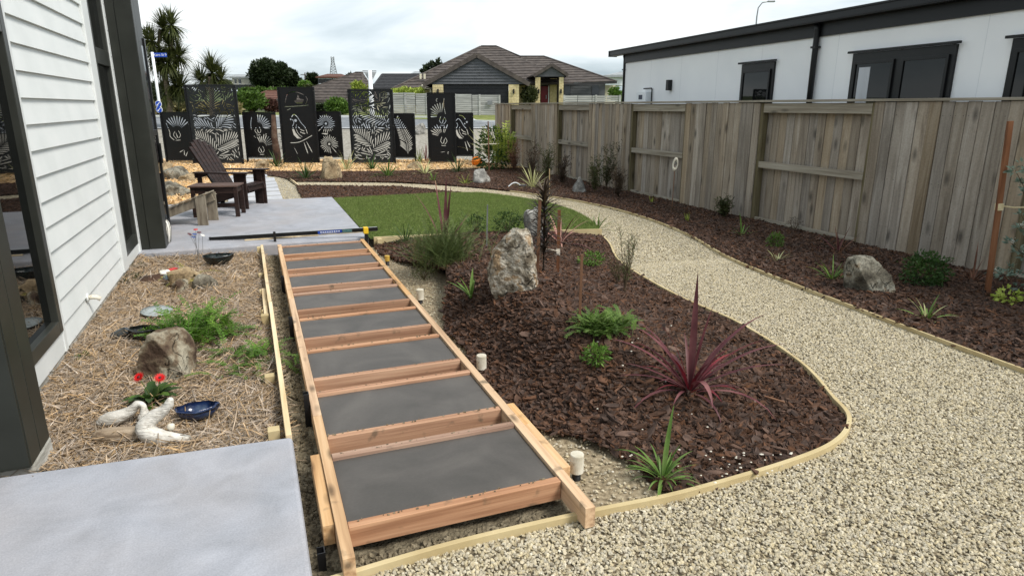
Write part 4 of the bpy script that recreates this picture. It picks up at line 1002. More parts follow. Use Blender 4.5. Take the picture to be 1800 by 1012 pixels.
def courses(mb, A, B, C, D_, n, lift=.05):
    # overlapping tile rows on a roof plane; A-B eave, D-C ridge
    A, B, C, D_ = map(Vector, (A, B, C, D_)); nrm = (B - A).cross(D_ - A).normalized(); nrm = nrm if nrm.z > 0 else -nrm
    for k in range(n):
        t0, t1 = k / n, (k + 1) / n
        a, b = A.lerp(D_, t0), B.lerp(C, t0); c, d = B.lerp(C, t1), A.lerp(D_, t1)
        mb.add([a + nrm * lift, b + nrm * lift, c + nrm * lift * .25, d + nrm * lift * .25, a - nrm * .02, b - nrm * .02], [(0, 1, 2, 3), (4, 5, 1, 0)])
    return mb
gh = fthing('gabled_house', 'dark grey gabled house with brown tiled roof, cream brick piers and red door', 'house')
def gp(name, mb, mat, parent=None, **k): return mb.build(name, mat, parent or gh, **k)
zg = 1.1
# main roof
eL, eR = F3(690, 156, 47), F3(1010, 148, 47.6); r1, r2 = F3(846, 82, 54), F3(873, 82, 54)
mb = MB(); courses(mb, eL, eR, r2, r1, 15); bk = F3(730, 150, 66); courses(mb, F3(742, 140, 66), eL, r1, r1, 12)
e1, e2 = F3(905, 149, 47.3), F3(1083, 143.5, 48); q1, q2 = F3(915, 100, 53), F3(957, 100, 53)
courses(mb, e1, e2, q2, q1, 11); courses(mb, e2, F3(1075, 141, 60), q2, q2, 8)
rf = gp('roof', mb, 'roof_tile')
gp('ridge_cap', MB().beam(r1, r2, .3, .15).beam(q1, q2, .3, .15).beam(e2, q2, .25, .12).beam(r2, q1, .25, .12).beam(eL, r1, .25, .12), 'roof_tile', rf)
gp('gutter', MB().beam(F3(985, 149.5, 47.2), F3(1084, 145, 47.9), .14, .14), 'roof_black')
for x in (739, 746): gp('vent_pipe', MB().tube([F3(x, 139, 48), F3(x, 130, 48)], .08, 8), 'wall_cream', rf)
# garage gable
d = 44.0; ap, gl, gr = F3(838, 97, d), F3(744, 150, d), F3(931, 149, d)
back = Vector((0, 8, 0)); mb = MB(); courses(mb, gl, gl + back, ap + back, ap, 9); courses(mb, gr + back, gr, ap, ap + back, 9); gp('gable_roof', mb, 'roof_tile')
gp('barge_board', MB().beam(gl + Vector((0, -.06, 0)), ap + Vector((0, -.06, 0)), .06, .26), 'roof_tile'); gp('barge_board', MB().beam(gr + Vector((0, -.06, 0)), ap + Vector((0, -.06, 0)), .06, .26), 'roof_tile')
zl = F3(838, 148, d).z; nbd = 10
for k in range(nbd):               # horizontal boards in the gable
    z0 = zl + (ap.z - zl) * k / nbd; z1 = zl + (ap.z - zl) * (k + 1) / nbd; t = (z0 - zl) / (ap.z - zl)
    wl = gl.x + (ap.x - gl.x) * t + .35 * (1 - t); wr = gr.x + (ap.x - gr.x) * t - .35 * (1 - t)
    t2 = (z1 - zl) / (ap.z - zl); wl2 = gl.x + (ap.x - gl.x) * t2; wr2 = gr.x + (ap.x - gr.x) * t2
    gp('gable_board', MB().add([(wl, d + .05, z0), (wr, d + .05, z0), (wr2, d + .1, z1), (wl2, d + .1, z1), (wl, d + .12, z0), (wr, d + .12, z0)], [(0, 1, 2, 3), (4, 5, 1, 0)]), 'grey_board')
def fbox(xa, ya, xb, yb, d, dep, name, mat, parent=None, zb=None):
    a, b = F3(xa, ya, d), F3(xb, yb, d); return gp(name, MB().box(a.x, b.x, d, d + dep, zb if zb is not None else b.z, a.z), mat, parent)
gd = fbox(779, 151, 894, 200, d + .3, .1, 'garage_door', 'garage_dark', zb=zg)
a, b = F3(781, 152, d + .29), F3(892, 152, d + .29)
for k in range(9): gp('door_slat', MB().box(a.x, b.x, d + .24, d + .29, zg + .24 * k + .01, zg + .24 * k + .23), 'garage_dark', gd)
def brick_pier(xa, xb, yt, d, dep, yb=200):
    a, b = F3(xa, yt, d), F3(xb, yt, d); pr = gp('brick_pier', MB().box(a.x + .01, b.x - .01, d + .01, d + dep, zg - .2, a.z), 'mortar')
    hgt = .19; n = int((a.z - zg) / hgt); m = max(1, round((b.x - a.x) / .42))
    for r_ in range(n):
        z0 = a.z - hgt * (r_ + 1); off = .5 * (r_ % 2) / m
        cuts = [0] + sorted([(j + .5 * (r_ % 2)) / m for j in range(1 if not r_ % 2 else 0, m) if 0 < (j + .5 * (r_ % 2)) / m < 1]) + [1]
        for s0, s1 in zip(cuts, cuts[1:]):
            if s1 - s0 < .02: continue
            gp('brick', MB().box(a.x + (b.x - a.x) * s0 + .006, a.x + (b.x - a.x) * s1 - .006, d - .005, d + .008, z0 + .008, z0 + hgt - .002), 'brick_cream', pr)
    return pr
brick_pier(760, 779, 149, d + .05, 1.2); brick_pier(894, 912.5, 149, d + .05, 1.2)
fbox(690, 158, 758, 200, 47.8, 1, 'wall', 'brick_cream', zb=zg)
fbox(720, 160, 735, 180, 47.7, .08, 'window', 'glass_far')
gp('downpipe', MB().tube([F3(742, 150, 44.2), F3(745, 155, 44.4), F3(756, 156, 44.6), F3(757, 160, 44.6), F3(757, 190, 44.6)], .05, 8), 'wall_cream')
# porch
d = 45.5; ap, gl, gr = F3(970, 114, d), F3(926, 134, d), F3(999, 133, d); gl2 = F3(938, 134, d)
mb = MB(); courses(mb, gl2, gl2 + Vector((-.6, 5, 0)), ap + Vector((0, 5, 0)), ap, 5); courses(mb, gr + Vector((0, 5, 0)), gr, ap, ap + Vector((0, 5, 0)), 5); gp('porch_roof', mb, 'roof_tile')
gp('barge_board', MB().beam(gl2 + Vector((0, -.05, 0)), ap + Vector((0, -.05, 0)), .05, .2), 'roof_tile'); gp('barge_board', MB().beam(gr + Vector((0, -.05, 0)), ap + Vector((0, -.05, 0)), .05, .2), 'roof_tile')
gp('porch_gable', MB().add([F3(942, 135, d + .1), F3(994, 135, d + .1), F3(970, 117, d + .1)], [(0, 1, 2)]).add([F3(942, 135, d + .2), F3(994, 135, d + .2), F3(970, 117, d + .2)], [(2, 1, 0)]), 'grey_board')
brick_pier(941, 950, 136, d + .1, .5); brick_pier(983, 991, 136, d + .1, .5)
fbox(950, 137, 983, 200, d + 3, .2, 'wall', 'roof_tile', zb=zg)
fbox(950, 137, 964, 151, d + 2.9, .05, 'door_panel', 'garage_dark')
fbox(967, 138, 978, 200, d + 2.8, .1, 'wall', 'brick_cream', zb=zg)
dr = fbox(951, 152, 963, 182, d + 2.85, .06, 'front_door', 'door_red', zb=zg); a = F3(962, 170, d + 2.8); gp('handle', MB().box(a.x - .1, a.x - .05, d + 2.76, d + 2.84, a.z - .15, a.z + .1), 'steel_galv', dr)
a = F3(964, 151, d + 2.82); gp('door_frame', MB().box(a.x, a.x + .06, d + 2.78, d + 2.9, zg, a.z), 'sign_white', dr)
for x, y, dd in ((903, 161, 44.03), (947, 161, 45.55), (986, 161, 45.55), (770, 161, 44.03)): a = F3(x, y, dd); gp('wall_light', MB().box(a.x - .05, a.x + .05, dd - .1, dd + .02, a.z - .14, a.z + .14), 'black_frame')
fbox(912, 150, 942, 200, 47.5, .3, 'wall', 'brick_cream', zb=zg)
fbox(991, 147, 1062, 200, 47.9, .3, 'wall', 'grey_board', zb=zg)
a, b = F3(1003, 149, 47.8), F3(1040, 149, 47.8)
for k in range(12): gp('wall_board', MB().box(a.x, b.x, 47.82 , 47.86, zg + .18 * k + .01, zg + .18 * k + .17), 'grey_board')
for xa, xb in ((992, 1002), (1041, 1052)): fbox(xa, 150, xb, 170, 47.8, .06, 'window', 'glass_far')
fbox(1062, 150, 1080, 200, 49, .3, 'wall', 'wall_cream', zb=zg)

def hip_house(label, xl, xr_, ytop, yeave, ybot, d, rx0, rx1, roof, wall, dep=8, n=8, wins=(), cat='house', name='house', win='glass_far', base=None):
    t = fthing(name, label, cat); a, b = F3(xl, yeave, d), F3(xr_, yeave, d); c, e_ = F3(rx0, ytop, d + dep / 2), F3(rx1, ytop, d + dep / 2)
    B_ = Vector((0, dep, 0)); mb = MB(); courses(mb, a, b, e_, c, n); courses(mb, b, b + B_, e_, e_, n); courses(mb, a + B_, a, c, c, n); courses(mb, b + B_, a + B_, c, e_, n)
    r_ = mb.build('roof', roof, t); MB().beam(c, e_, .25, .15).beam(a, c, .2, .1).beam(b, e_, .2, .1).build('ridge_cap', roof, r_)
    MB().beam(a, b, .1, .22).build('gutter', roof, t)
    ins = (b.x - a.x) * .04; zb = F3(xl, ybot, d).z if base is None else base
    MB().box(a.x + ins, b.x - ins, d + .4, d + dep - .4, zb, a.z - .02).build('wall', wall, t)
    for (xa, ya, xb, yb) in wins:
        p, q = F3(xa, ya, d + .35), F3(xb, yb, d + .35); w = MB().box(p.x, q.x, d + .34, d + .39, q.z, p.z).build('window', win, t)
        MB().box(p.x - .05, q.x + .05, d + .3, d + .339, p.z, p.z + .07).box(p.x - .05, q.x + .05, d + .3, d + .339, q.z - .07, q.z).build('frame', 'sign_white', w)
    return t
hip_house('low black tiled roof behind the white road sign post', 652, 812, 131, 158, 190, 62, 672, 780, 'roof_black', 'wall_cream', 12, 10)
hip_house('house with dark brown hip roof and cream wall above the lime bush', 478, 640, 128, 178, 200, 55, 625, 637, 'roof_tile', 'wall_cream', 8, 10, ((552, 183, 575, 190),))
h1 = hip_house('two storey cream house with balcony on the far ridge at the left', 404, 455, 132, 136, 158, 125, 412, 447, 'roof_pale', 'wall_cream', 10, 3,
               ((412, 139, 416, 147), (419, 139, 424, 147), (440, 139, 446, 147), (412, 151, 432, 158)))
a, b = F3(403, 149, 123.8), F3(458, 149, 123.8); MB().box(a.x, b.x, 123.8, 125.4, a.z - .15, a.z).build('balcony', 'grey_board', h1)
mb = MB()
for k in range(24): u = a.x + (b.x - a.x) * k / 23; mb.box(u - .02, u + .02, 123.8, 123.84, a.z, a.z + .9)
mb.box(a.x, b.x, 123.8, 123.86, a.z + .9, a.z + .98); mb.build('railing', 'steel_galv', h1)
h2 = hip_house('long low flat roofed house beneath the big round tree on the ridge', 477, 540, 141.5, 143.5, 157, 128, 482, 535, 'roof_pale', 'wall_cream', 8, 2, ((491, 145, 507, 153), (513, 146, 518, 154), (524, 146, 530, 154)))
h3 = hip_house('dark glazed house with reddish roof below the lattice pylon', 555, 614, 131, 136, 152, 118, 575, 600, 'roof_rust', 'grey_board', 10, 3,
               ((560, 139, 571, 147), (573, 139, 584, 147), (586, 139, 597, 147), (599, 139, 609, 147)), win='glass_dark')
hip_house('dark roofed low house far left on the ridge beyond the cabbage trees', 385, 404, 140, 143, 152, 140, 389, 400, 'roof_black', 'wall_cream', 8, 2)
hip_house('pale sliver of a white house right of the gabled house', 1062, 1100, 128, 134, 150, 75, 1088, 1100, 'roof_pale', 'sign_white', 8, 3)
hip_house('pale grey roof peeping above the black roof beside the gabled house', 722, 760, 127, 131, 150, 90, 728, 752, 'roof_pale', 'wall_cream', 8, 3)
hip_house('brown roofed house half hidden behind the purple and lime bushes', 395, 500, 160, 186, 200, 58, 470, 490, 'roof_rust', 'wall_cream', 8, 8)
# pylon
t = fthing('pylon', 'distant steel lattice pylon on the ridge', 'pylon'); a, b = F3(587, 140, 300), F3(586, 100, 300); mb = MB(); hgt = b.z - a.z
lv = lambda k: (1.9 - 1.3 * min(1, k / 7)) * 1.0
for k in range(9):
    z0, z1 = a.z + hgt * k / 9, a.z + hgt * (k + 1) / 9; w0, w1 = lv(k), lv(k + 1)
    for s in (-1, 1):
        mb.beam((a.x + s * w0, 300, z0), (a.x + s * w1, 300, z1), .28, .28); mb.beam((a.x + s * w0, 300, z0), (a.x - s * w1, 300, z1), .16, .16)
    mb.beam((a.x - w0, 300, z0), (a.x + w0, 300, z0), .16, .16)
mb.build('lattice', 'steel_galv', t)
# power lines and poles
for i, (x, yb, yt) in enumerate(((536, 150, 128), (248 + 140, 150, 128))):
    a, b = F3(x, yb, 150), F3(x, yt, 150); t = fthing('power_pole', ['thin power pole right of the round tree on the ridge', 'thin power pole on the ridge left of the cream house'][i], 'power pole')
    MB().tube([a, b], .12, 6).build('pole', 'stem_brown', t); MB().beam(b - Vector((1, 0, .4)), b + Vector((1, 0, -.4)), .12, .15).build('cross_arm', 'stem_brown', t)
wl = []
for ya, yb in ((131, 133), (134, 136), (137, 138)):
    wl.append([F3(380 + 260 * k / 12, ya + (yb - ya) * k / 12 + 1.5 * math.sin(math.pi * k / 12), 160) for k in range(13)])
mb = MB()
for l in wl: mb.tube(l, .035, 4)
o = mb.build('power_line', 'steel_galv', rot=-YAW); tag(o, 'thin power lines crossing the sky above the ridge houses', 'power line')
# street name sign with two blue arrow discs
def text(s, size, mat, parent, mtx, ext=.002):
    cu = bpy.data.curves.new('lettering', 'FONT'); cu.body = s; cu.size = size; cu.extrude = ext; cu.align_x = 'CENTER'; cu.align_y = 'CENTER'
    co = bpy.data.objects.new('lettering', cu); COL.objects.link(co); bpy.context.view_layer.update()
    me = bpy.data.meshes.new_from_object(co.evaluated_get(bpy.context.evaluated_depsgraph_get())); bpy.data.objects.remove(co)
    me.transform(mtx); me.materials.clear(); return link('lettering', me, mat, parent)
UPX = Matrix.Rotation(math.pi / 2, 4, 'X')
d = 29.5; top = F3(268.5, 92, d); bot = F3(283, 200, d); ub = F3(281, 190, d)
t = thing('street_sign', 'white pole with a blue street name blade and two round blue arrow signs', 'sign', FR(ub.x, d, rise(d)), -YAW)
MB().tube([(0, 0, -.1), (0, 0, top.z - rise(d))], .06, 10).build('pole', 'sign_white', t, smooth=True)
zn = F3(270, 97, d).z - rise(d)
nm = MB().box(.06, .60, -.015, .015, zn - .085, zn + .085).build('name_blade', 'sign_blue', t); text('Karo St 9', .14, 'sign_white', nm, Matrix.Translation((.33, -.02, zn)) @ UPX)
for yy in (183, 193):
    z = F3(281, yy, d).z - rise(d); ds = MB().lathe([(.14, -.01), (.14, .01)], 24).build('disc', 'sign_white', t, loc=(0, -.075, z), rot=(math.pi / 2, 0, 0))
    MB().lathe([(.122, 0), (.122, .006)], 24).build('face', 'sign_blue', ds, loc=(0, 0, .011))
    MB().beam((.07, .07, .02), (-.03, -.03, .02), .03, .004).add([(-.075, -.075, .021), (-.0, -.065, .021), (-.065, 0, .021)], [(0, 1, 2)]).build('arrow', 'sign_white', ds)
# back of the give way sign
d = 32.0; a = F3(652, 160, d)
t = thing('road_sign', 'white road sign post seen from behind, triangular plate under a name blade', 'sign', FR(a.x, d, rise(d)), -YAW); zr = rise(d)
MB().tube([(0, 0, -.1), (0, 0, F3(650, 124, d).z - zr)], [.12, .09], 12).build('pole', 'sign_white', t, smooth=True)
z1, z0 = F3(650, 126, d).z - zr, F3(650, 144, d).z - zr
MB().add([(-.32, -.02, z1 - .02), (.28, -.02, z1 - .02), (.03, -.02, z0), (-.05, -.02, z0), (-.32, .0, z1 - .02), (.28, .0, z1 - .02), (.03, .0, z0), (-.05, .0, z0)],
         [(3, 2, 1, 0), (4, 5, 6, 7), (0, 1, 5, 4), (1, 2, 6, 5), (2, 3, 7, 6), (3, 0, 4, 7)]).build('plate', 'roof_pale', t, loc=(0, .14, 0))
MB().box(-.34, .3, -.02, .02, z1, z1 + .04).build('name_blade', 'steel_galv', t)

# ================================================================ trees and far planting
def foliage(mb, c, rad, n, l, w, rnd, hollow=.45, clump=1, cs=.12):
    c = Vector(c)
    k = 0
    while k < n:
        v = Vector((rnd.uniform(-1, 1), rnd.uniform(-1, 1), rnd.uniform(-1, 1)))
        if v.length > 1 or v.length < hollow * rnd.random(): continue
        s = 1 + .28 * noise.noise(v.normalized() * 2.2 + c)
        p = c + Vector((v.x * rad[0], v.y * rad[1], v.z * rad[2])) * s
        for j in range(clump):
            q = p + Vector((rnd.gauss(0, cs), rnd.gauss(0, cs), rnd.gauss(0, cs * .6))) * rad[0]
            d = (v.normalized() + Vector((rnd.uniform(-1, 1), rnd.uniform(-1, 1), rnd.uniform(-.6, 1)))).normalized()
            mb.leaf(q, d, l * rnd.uniform(.6, 1.3), w * rnd.uniform(.6, 1.3), Vector((rnd.uniform(-1, 1), rnd.uniform(-1, 1), rnd.uniform(-.2, 1))))
            k += 1
def tree(label, px, pytop, pybase, d, wpx, mat, n=2500, leaf=.5, lobes=9, cat='tree', name='tree', seed=1, trunk='stem_brown', flat=1.0, group=None):
    rnd = random.Random(seed); a = F3(px, pytop, d); zb = rise(d) - .1; H_ = a.z - zb; Wd = (F3(px + wpx / 2, pytop, d).x - F3(px - wpx / 2, pytop, d).x) / 2
    p = FR(a.x, d, zb); t = thing(name, label, cat, p, 0, group)
    cb = max(0.0, (F3(px, pybase, d).z - zb)); ch = (H_ - cb)
    MB().tube([(0, 0, 0), (.05, 0, cb + ch * .2), (.0, .05, cb + ch * .55)], [Wd * .09 + .04, Wd * .07 + .03, Wd * .03], 8).build('trunk', trunk, t, smooth=True)
    mb = MB()
    for k in range(lobes):
        an = 6.283 * k / lobes + rnd.uniform(-.3, .3); rr_ = rnd.uniform(.3, .62) if k else 0; zz = cb + ch * rnd.uniform(.3, .68) if k else cb + ch * .6
        foliage(mb, (math.cos(an) * Wd * rr_, math.sin(an) * Wd * rr_, zz), (Wd * .45, Wd * .45, ch * .32 * flat), n // lobes, leaf, leaf * .5, rnd, .7, 5, .08)
        mb2 = MB().tube([(0, 0, cb + ch * .1), (math.cos(an) * Wd * rr_ * .6, math.sin(an) * Wd * rr_ * .6, zz * .9)], [.04 * Wd, .015 * Wd], 5)
        mb2.build('limb', trunk, t)
    cr_ = mb.build('crown', mat, t); cr_['kind'] = 'stuff'
    return t
tree('large dark rounded tree on the ridge between the two pale houses', 468, 105, 158, 122, 74, 'leaf_tree', 14000, .55, 14, seed=3)
tree('smaller dark tree adjoining the right side of the large round ridge tree', 508, 121, 158, 124, 40, 'leaf_tree', 6500, .5, 9, seed=4)
tree('small dark tree left of the dark glazed ridge house', 551, 131, 152, 126, 22, 'leaf_tree', 1500, .7, 6, seed=5)
tree('dark tree right of the reddish roof under the pylon', 616, 132, 155, 124, 24, 'leaf_tree', 1600, .7, 6, seed=6)
tree('dark leafy tree top showing above the black roof left of the gabled house', 760, 108, 150, 75, 42, 'leaf_tree', 1800, .45, 7, seed=7)
tree('bright green rounded bush beside the tall leaf screen and the cream ridge house', 438, 158, 205, 50, 58, 'leaf_hedge', 5200, .22, 9, 'bush', 'bush', seed=8)
tree('dark purple leaved bush left of the tall nesting shape screen', 478, 172, 208, 51, 34, 'leaf_purple', 3000, .18, 6, 'bush', 'bush', seed=9)
tree('lime green bush in front of the brown hip roof', 596, 172, 205, 44, 46, 'leaf_hedge', 4200, .16, 7, 'bush', 'bush', seed=10)
tree('tall lime green shrub behind the middle leaf screen', 632, 141, 200, 56, 44, 'leaf_lime', 3200, .25, 7, 'bush', 'bush', seed=12)
tree('rounded grey green bush beside the red front door', 931, 151, 186, 44.6, 36, 'leaf_olive', 3600, .13, 7, 'bush', 'bush', seed=13)
tree('dark shrub on the slope below the dark glazed house', 560, 152, 185, 75, 60, 'leaf_olive', 3500, .35, 8, 'bush', 'bush', seed=14)
tree('green shrub below the long low ridge house', 500, 158, 185, 80, 52, 'leaf_tree', 3500, .35, 8, 'bush', 'bush', seed=15)
tree('small green bush at the corner of the white plastered house', 1084, 150, 185, 46, 26, 'leaf_mid', 1600, .14, 6, 'bush', 'bush', seed=16)
tree('pale leafed tree beside the power pole on the ridge', 536, 143, 160, 118, 26, 'leaf_hedge', 1500, .5, 6, seed=17)
tree('dark green tree behind the street name sign', 262, 140, 205, 60, 46, 'leaf_tree', 3500, .3, 8, seed=18)
tree('small tree at the left end of the ridge beyond the cabbage trees', 395, 141, 158, 110, 30, 'leaf_olive', 1500, .5, 6, seed=19)
def hedge(label, xa, xb, yt, yb, d, mat, n, leaf, seed):
    rnd = random.Random(seed); a, b = F3(xa, yt, d), F3(xb, yb, d); mb = MB()
    for k in range(n):
        u = rnd.uniform(a.x, b.x); v = rnd.uniform(-.6, .6); zt = a.z + .25 * noise.noise(Vector((u, v, seed)))
        z = zt - (zt - b.z) * rnd.random() ** 1.6
        mb.leaf((u, d + v, z), (rnd.uniform(-1, 1), rnd.uniform(-1.2, .6), rnd.uniform(-.3, 1)), leaf * rnd.uniform(.6, 1.3), leaf * .55)
    t = thing('hedge', label, 'hedge', (0, 0, 0), -YAW); mb.build('foliage', mat, t, kind='stuff')
    MB().box(a.x, b.x, d - .45, d + .45, b.z - .5, a.z - .35).build('stems', 'leaf_tree', t); return t
hedge('dark clipped hedge below the ridge houses, behind the tall black screens', 425, 560, 158, 176, 68, 'leaf_mid', 7000, .3, 1)
hedge('dense dark hedge at the left behind the road sign and the cabbage tree', 245, 340, 160, 205, 52, 'leaf_tree', 6000, .25, 2)
hedge('brownish scrub on the slope below the pylon', 535, 660, 152, 180, 95, 'leaf_olive', 5000, .4, 3)
hedge('grassy bank planting beyond the road at the left', 250, 420, 186, 206, 44, 'grass_dry', 7000, .3, 4)
hedge('dark hedge along the foot of the cream walled hip roof house', 545, 615, 184, 205, 47, 'leaf_tree', 3500, .2, 5)
hedge('leafy tops showing above the grey slat fence', 690, 745, 158, 172, 45, 'leaf_lime', 900, .2, 6)
def head(mb, c, n, L_, w, rnd, down=.5, lo=-1.2):
    for k in range(n):
        a = rnd.uniform(0, 6.283); e_ = rnd.uniform(lo, 1.5); mb.blade(c, a, e_, L_ * rnd.uniform(.7, 1.1), w, down * rnd.uniform(.4, 1.5), 4, .6, .15)
def cabbage(label, px, d, limbs, heads, seed, L_=.95):
    rnd = random.Random(seed); a = F3(px, 190, d); t = thing('cabbage_tree', label, 'tree', FR(a.x, d, rise(d)), -YAW)
    for pts, r_ in limbs:
        P = []
        for x, y in pts: q = F3(x, y, d); P.append((q.x - a.x, rnd.uniform(-.1, .1), q.z - rise(d)))
        MB().tube(P, [r_ * (1 - .4 * i / len(P)) for i in range(len(P))], 8).build('trunk', 'trunk_grey', t, smooth=True)
    for x, y, n, s in heads:
        q = F3(x, y, d); mb = MB(); head(mb, (q.x - a.x, rnd.uniform(-.5, .5), q.z - rise(d)), n, L_ * s, .055, rnd, .8); mb.build('leaf_head', 'leaf_cabbage', t)
cabbage('tall cabbage tree with several spiky heads above the street name sign', 297, 34,
        [([(300, 205), (296, 170), (288, 130), (284, 100)], .17), ([(290, 135), (300, 90), (303, 60)], .09), ([(288, 120), (280, 80), (283, 52)], .09), ([(290, 125), (308, 112), (312, 100)], .07), ([(286, 110), (262, 84)], .06)],
        [(283, 50, 240, 1.1), (303, 45, 240, 1.1), (296, 82, 240, 1.2), (312, 100, 220, 1.1), (268, 95, 180, 1.0), (259, 70, 140, .9), (285, 110, 220, 1.15), (300, 112, 200, 1.1), (276, 75, 160, 1.0), (298, 148, 260, 1.4), (315, 155, 200, 1.25), (288, 165, 160, 1.2)], 1)
cabbage('shorter spiky cabbage tree behind the tallest leaf screen', 372, 33, [([(372, 205), (371, 170), (370, 135)], .14), ([(371, 160), (352, 145)], .07)], [(370, 128, 300, 1.25), (350, 143, 200, 1.1), (388, 140, 120, .9)], 2)

# ================================================================ rocks
def rock(label, p, size, seed, mat, rz=0, tilt=0, facets=9, sub=4, rough=.16, lean=(0, 0), shape=None):
    rnd = random.Random(seed); bm = bmesh.new(); bmesh.ops.create_icosphere(bm, subdivisions=sub, radius=1)
    planes = []
    for k in range(facets):
        a, b = rnd.uniform(0, 6.283), rnd.uniform(-.3, 1.2); planes.append((Vector((math.cos(a) * math.cos(b), math.sin(a) * math.cos(b), math.sin(b))), rnd.uniform(.62, .9)))
    for v in bm.verts:
        c = v.co.copy(); c = Vector((max(-1, min(1, c.x * 1.25)), max(-1, min(1, c.y * 1.25)), max(-1, min(1, c.z * 1.25))))
        for n_, d_ in planes:
            o_ = c.dot(n_) - d_
            if o_ > 0: c -= n_ * o_
        c *= 1 + rough * noise.noise(c * 1.6 + Vector((seed, 0, 0))) + rough * .45 * noise.noise(c * 5 + Vector((0, seed, 0))) + rough * .2 * noise.noise(c * 13)
        if shape: c = shape(c)
        z = c.z; c.x += lean[0] * (z + 1) / 2; c.y += lean[1] * (z + 1) / 2
        v.co = Vector((c.x * size[0], c.y * size[1], (z * .5 + .38) * size[2]))
    me = bpy.data.meshes.new('rock'); bm.to_mesh(me); bm.free()
    o = link('rock', me, mat, None, True, loc=p, rot=(tilt, 0, rz)); return tag(o, label, 'rock')
def upshape(c):           # standing stone, slightly narrower at its foot, slanted top
    k = 1 - .18 * max(0, -c.z) ; return Vector((c.x * k, c.y * k, c.z + .12 * -c.x))
RP = place(900, 508)
rock('large pale upright boulder on the crest of the island mulch mound', (RP.x, RP.y, RP.z - .07), (.2, .16, .63), 17, 'rock_pale', -YAW + .3, 0, 7, 5, .09, (.1, 0), upshape)
q = place(935, 415); rock('grey white boulder behind the lancewood at the edge of the lawn', (q.x + .1, q.y + .1, q.z - .03), (.14, .11, .5), 22, 'rock_white', .3, 0, 7, 4, .1)
q = place(1533, 518); rock('grey squarish boulder in the bark bed by the right fence', (q.x + .02, q.y + .12, -.05), (.215, .15, .44), 21, 'rock_grey', -YAW - .15, 0, 10, 5, .12)
q = place(1022, 340); rock('pale pointed triangular rock against the foot of the fence', (q.x, q.y, -.03), (.2, .15, .42), 31, 'rock_white', -.2, 0, 7, 4, .1, (-.25, 0), lambda c: Vector((c.x * (1 - .35 * (c.z + 1)), c.y * (1 - .3 * (c.z + 1)), c.z)))
q = place(845, 322); rock('flat topped pale rock in the far bark bed below the orange ball', (q.x, q.y, -.03), (.25, .22, .42), 41, 'rock_white', .5, 0, 8, 4, .18)
q = place(583, 316); rock('big tan and white rock in front of the small flower screen', (q.x, q.y + .1, -.04), (.4, .3, .66), 58, 'rock_tan', .6, 0, 6, 4, .2, (.1, 0), lambda c: Vector((c.x * (1 - .28 * (c.z + 1)), c.y * (1 - .2 * (c.z + 1)), c.z)))
q = place(292, 668); rock('brown and grey lichened rock behind the red gerbera', (q.x - .0, q.y + .1, -.03), (.16, .14, .38), 61, 'rock_lichen', -.3, 0, 8, 5, .1)
for i, (px, py, s, sd, mt, lab) in enumerate([
    (333, 503, (.17, .1, .26), 71, 'rock_tan', 'tan rock under the yellowing plant in the straw bed'), (364, 506, (.12, .1, .2), 72, 'rock_grey', 'grey rock right of the tan one in the straw bed'),
    (316, 512, (.08, .07, .17), 73, 'rock_lichen', 'small brown rock left of the tan one in the straw bed'), (308, 315, (.42, .35, .4), 74, 'rock_grey', 'mossy rock behind the back of the brown chair'),
    (303, 345, (.33, .26, .34), 75, 'rock_grey', 'rounded tan rock left of the brown chair leg'), (340, 318, (.35, .25, .3), 76, 'rock_tan', 'pale rock behind the seat of the brown chair'), (285, 305, (.35, .3, .45), 77, 'rock_tan', 'brown rock below the leftmost screen'),
    (462, 297, (.3, .2, .3), 78, 'rock_tan', 'tan pointed rock right of the stepping slabs'), (729, 298, (.36, .25, .3), 79, 'rock_tan', 'low brown rock before the fern screen'),
    (735, 236, (.35, .3, .6), 80, 'rock_white', 'tan boulder on the roadside gravel between two screens'), (487, 262, (.3, .3, .7), 81, 'rock_white', 'pale stones piled behind the tree stump')]):
    q = place(px, py); rock(lab, (q.x, q.y, q.z - .03), s, sd, mt, .2 * i, 0, 8, 4, .15)
q = place(487, 290)
st = MB().tube([(0, 0, -.1), (.03, 0, .35), (.0, 0, .8), (.03, .05, 1.45)], [.14, .11, .09, .06], 12).build('tree_stump', 'rust_wood', loc=(q.x, q.y, 0), smooth=True); tag(st, 'rough reddish tree stump standing beside the tall nesting shape screen', 'tree stump')

# ================================================================ patio furniture
PZ = .1
def wb(name, x0, x1, y0, y1, z0, z1, mat, p, rot=None, loc=None, bevel=.004): return MB().box(x0, x1, y0, y1, z0, z1).build(name, mat, p, bevel=bevel, rot=rot, loc=loc)
cp = at_z(396, 370, PZ)
ch = thing('garden_chair', 'dark brown slatted wooden garden chair with wide arms and leaning back', 'chair', FR(-4.62, 10.9, PZ), -YAW - R(5))
for i in range(6):                 # back slats, fanned
    k = i - 2.5; hh = .95 - .018 * k * k
    wb('back_slat', -.012, .012, -.046, .046, 0, hh, 'chair_brown', ch, (k * -.022, -.49, 0), (-.1, k * .096, .24))
for z_, x_ in ((.35, -.17), (.75, -.4)): wb('back_brace', x_ - .035, x_ - .01, -.28, .28, z_, z_ + .07, 'chair_brown', ch)
for i in range(7): wb('seat_slat', -.16 + i * .083, -.088 + i * .083, -.27, .27, .255 + i * .021 - (.0 if i < 6 else .03), .275 + i * .021 - (.0 if i < 6 else .03), 'chair_brown', ch)
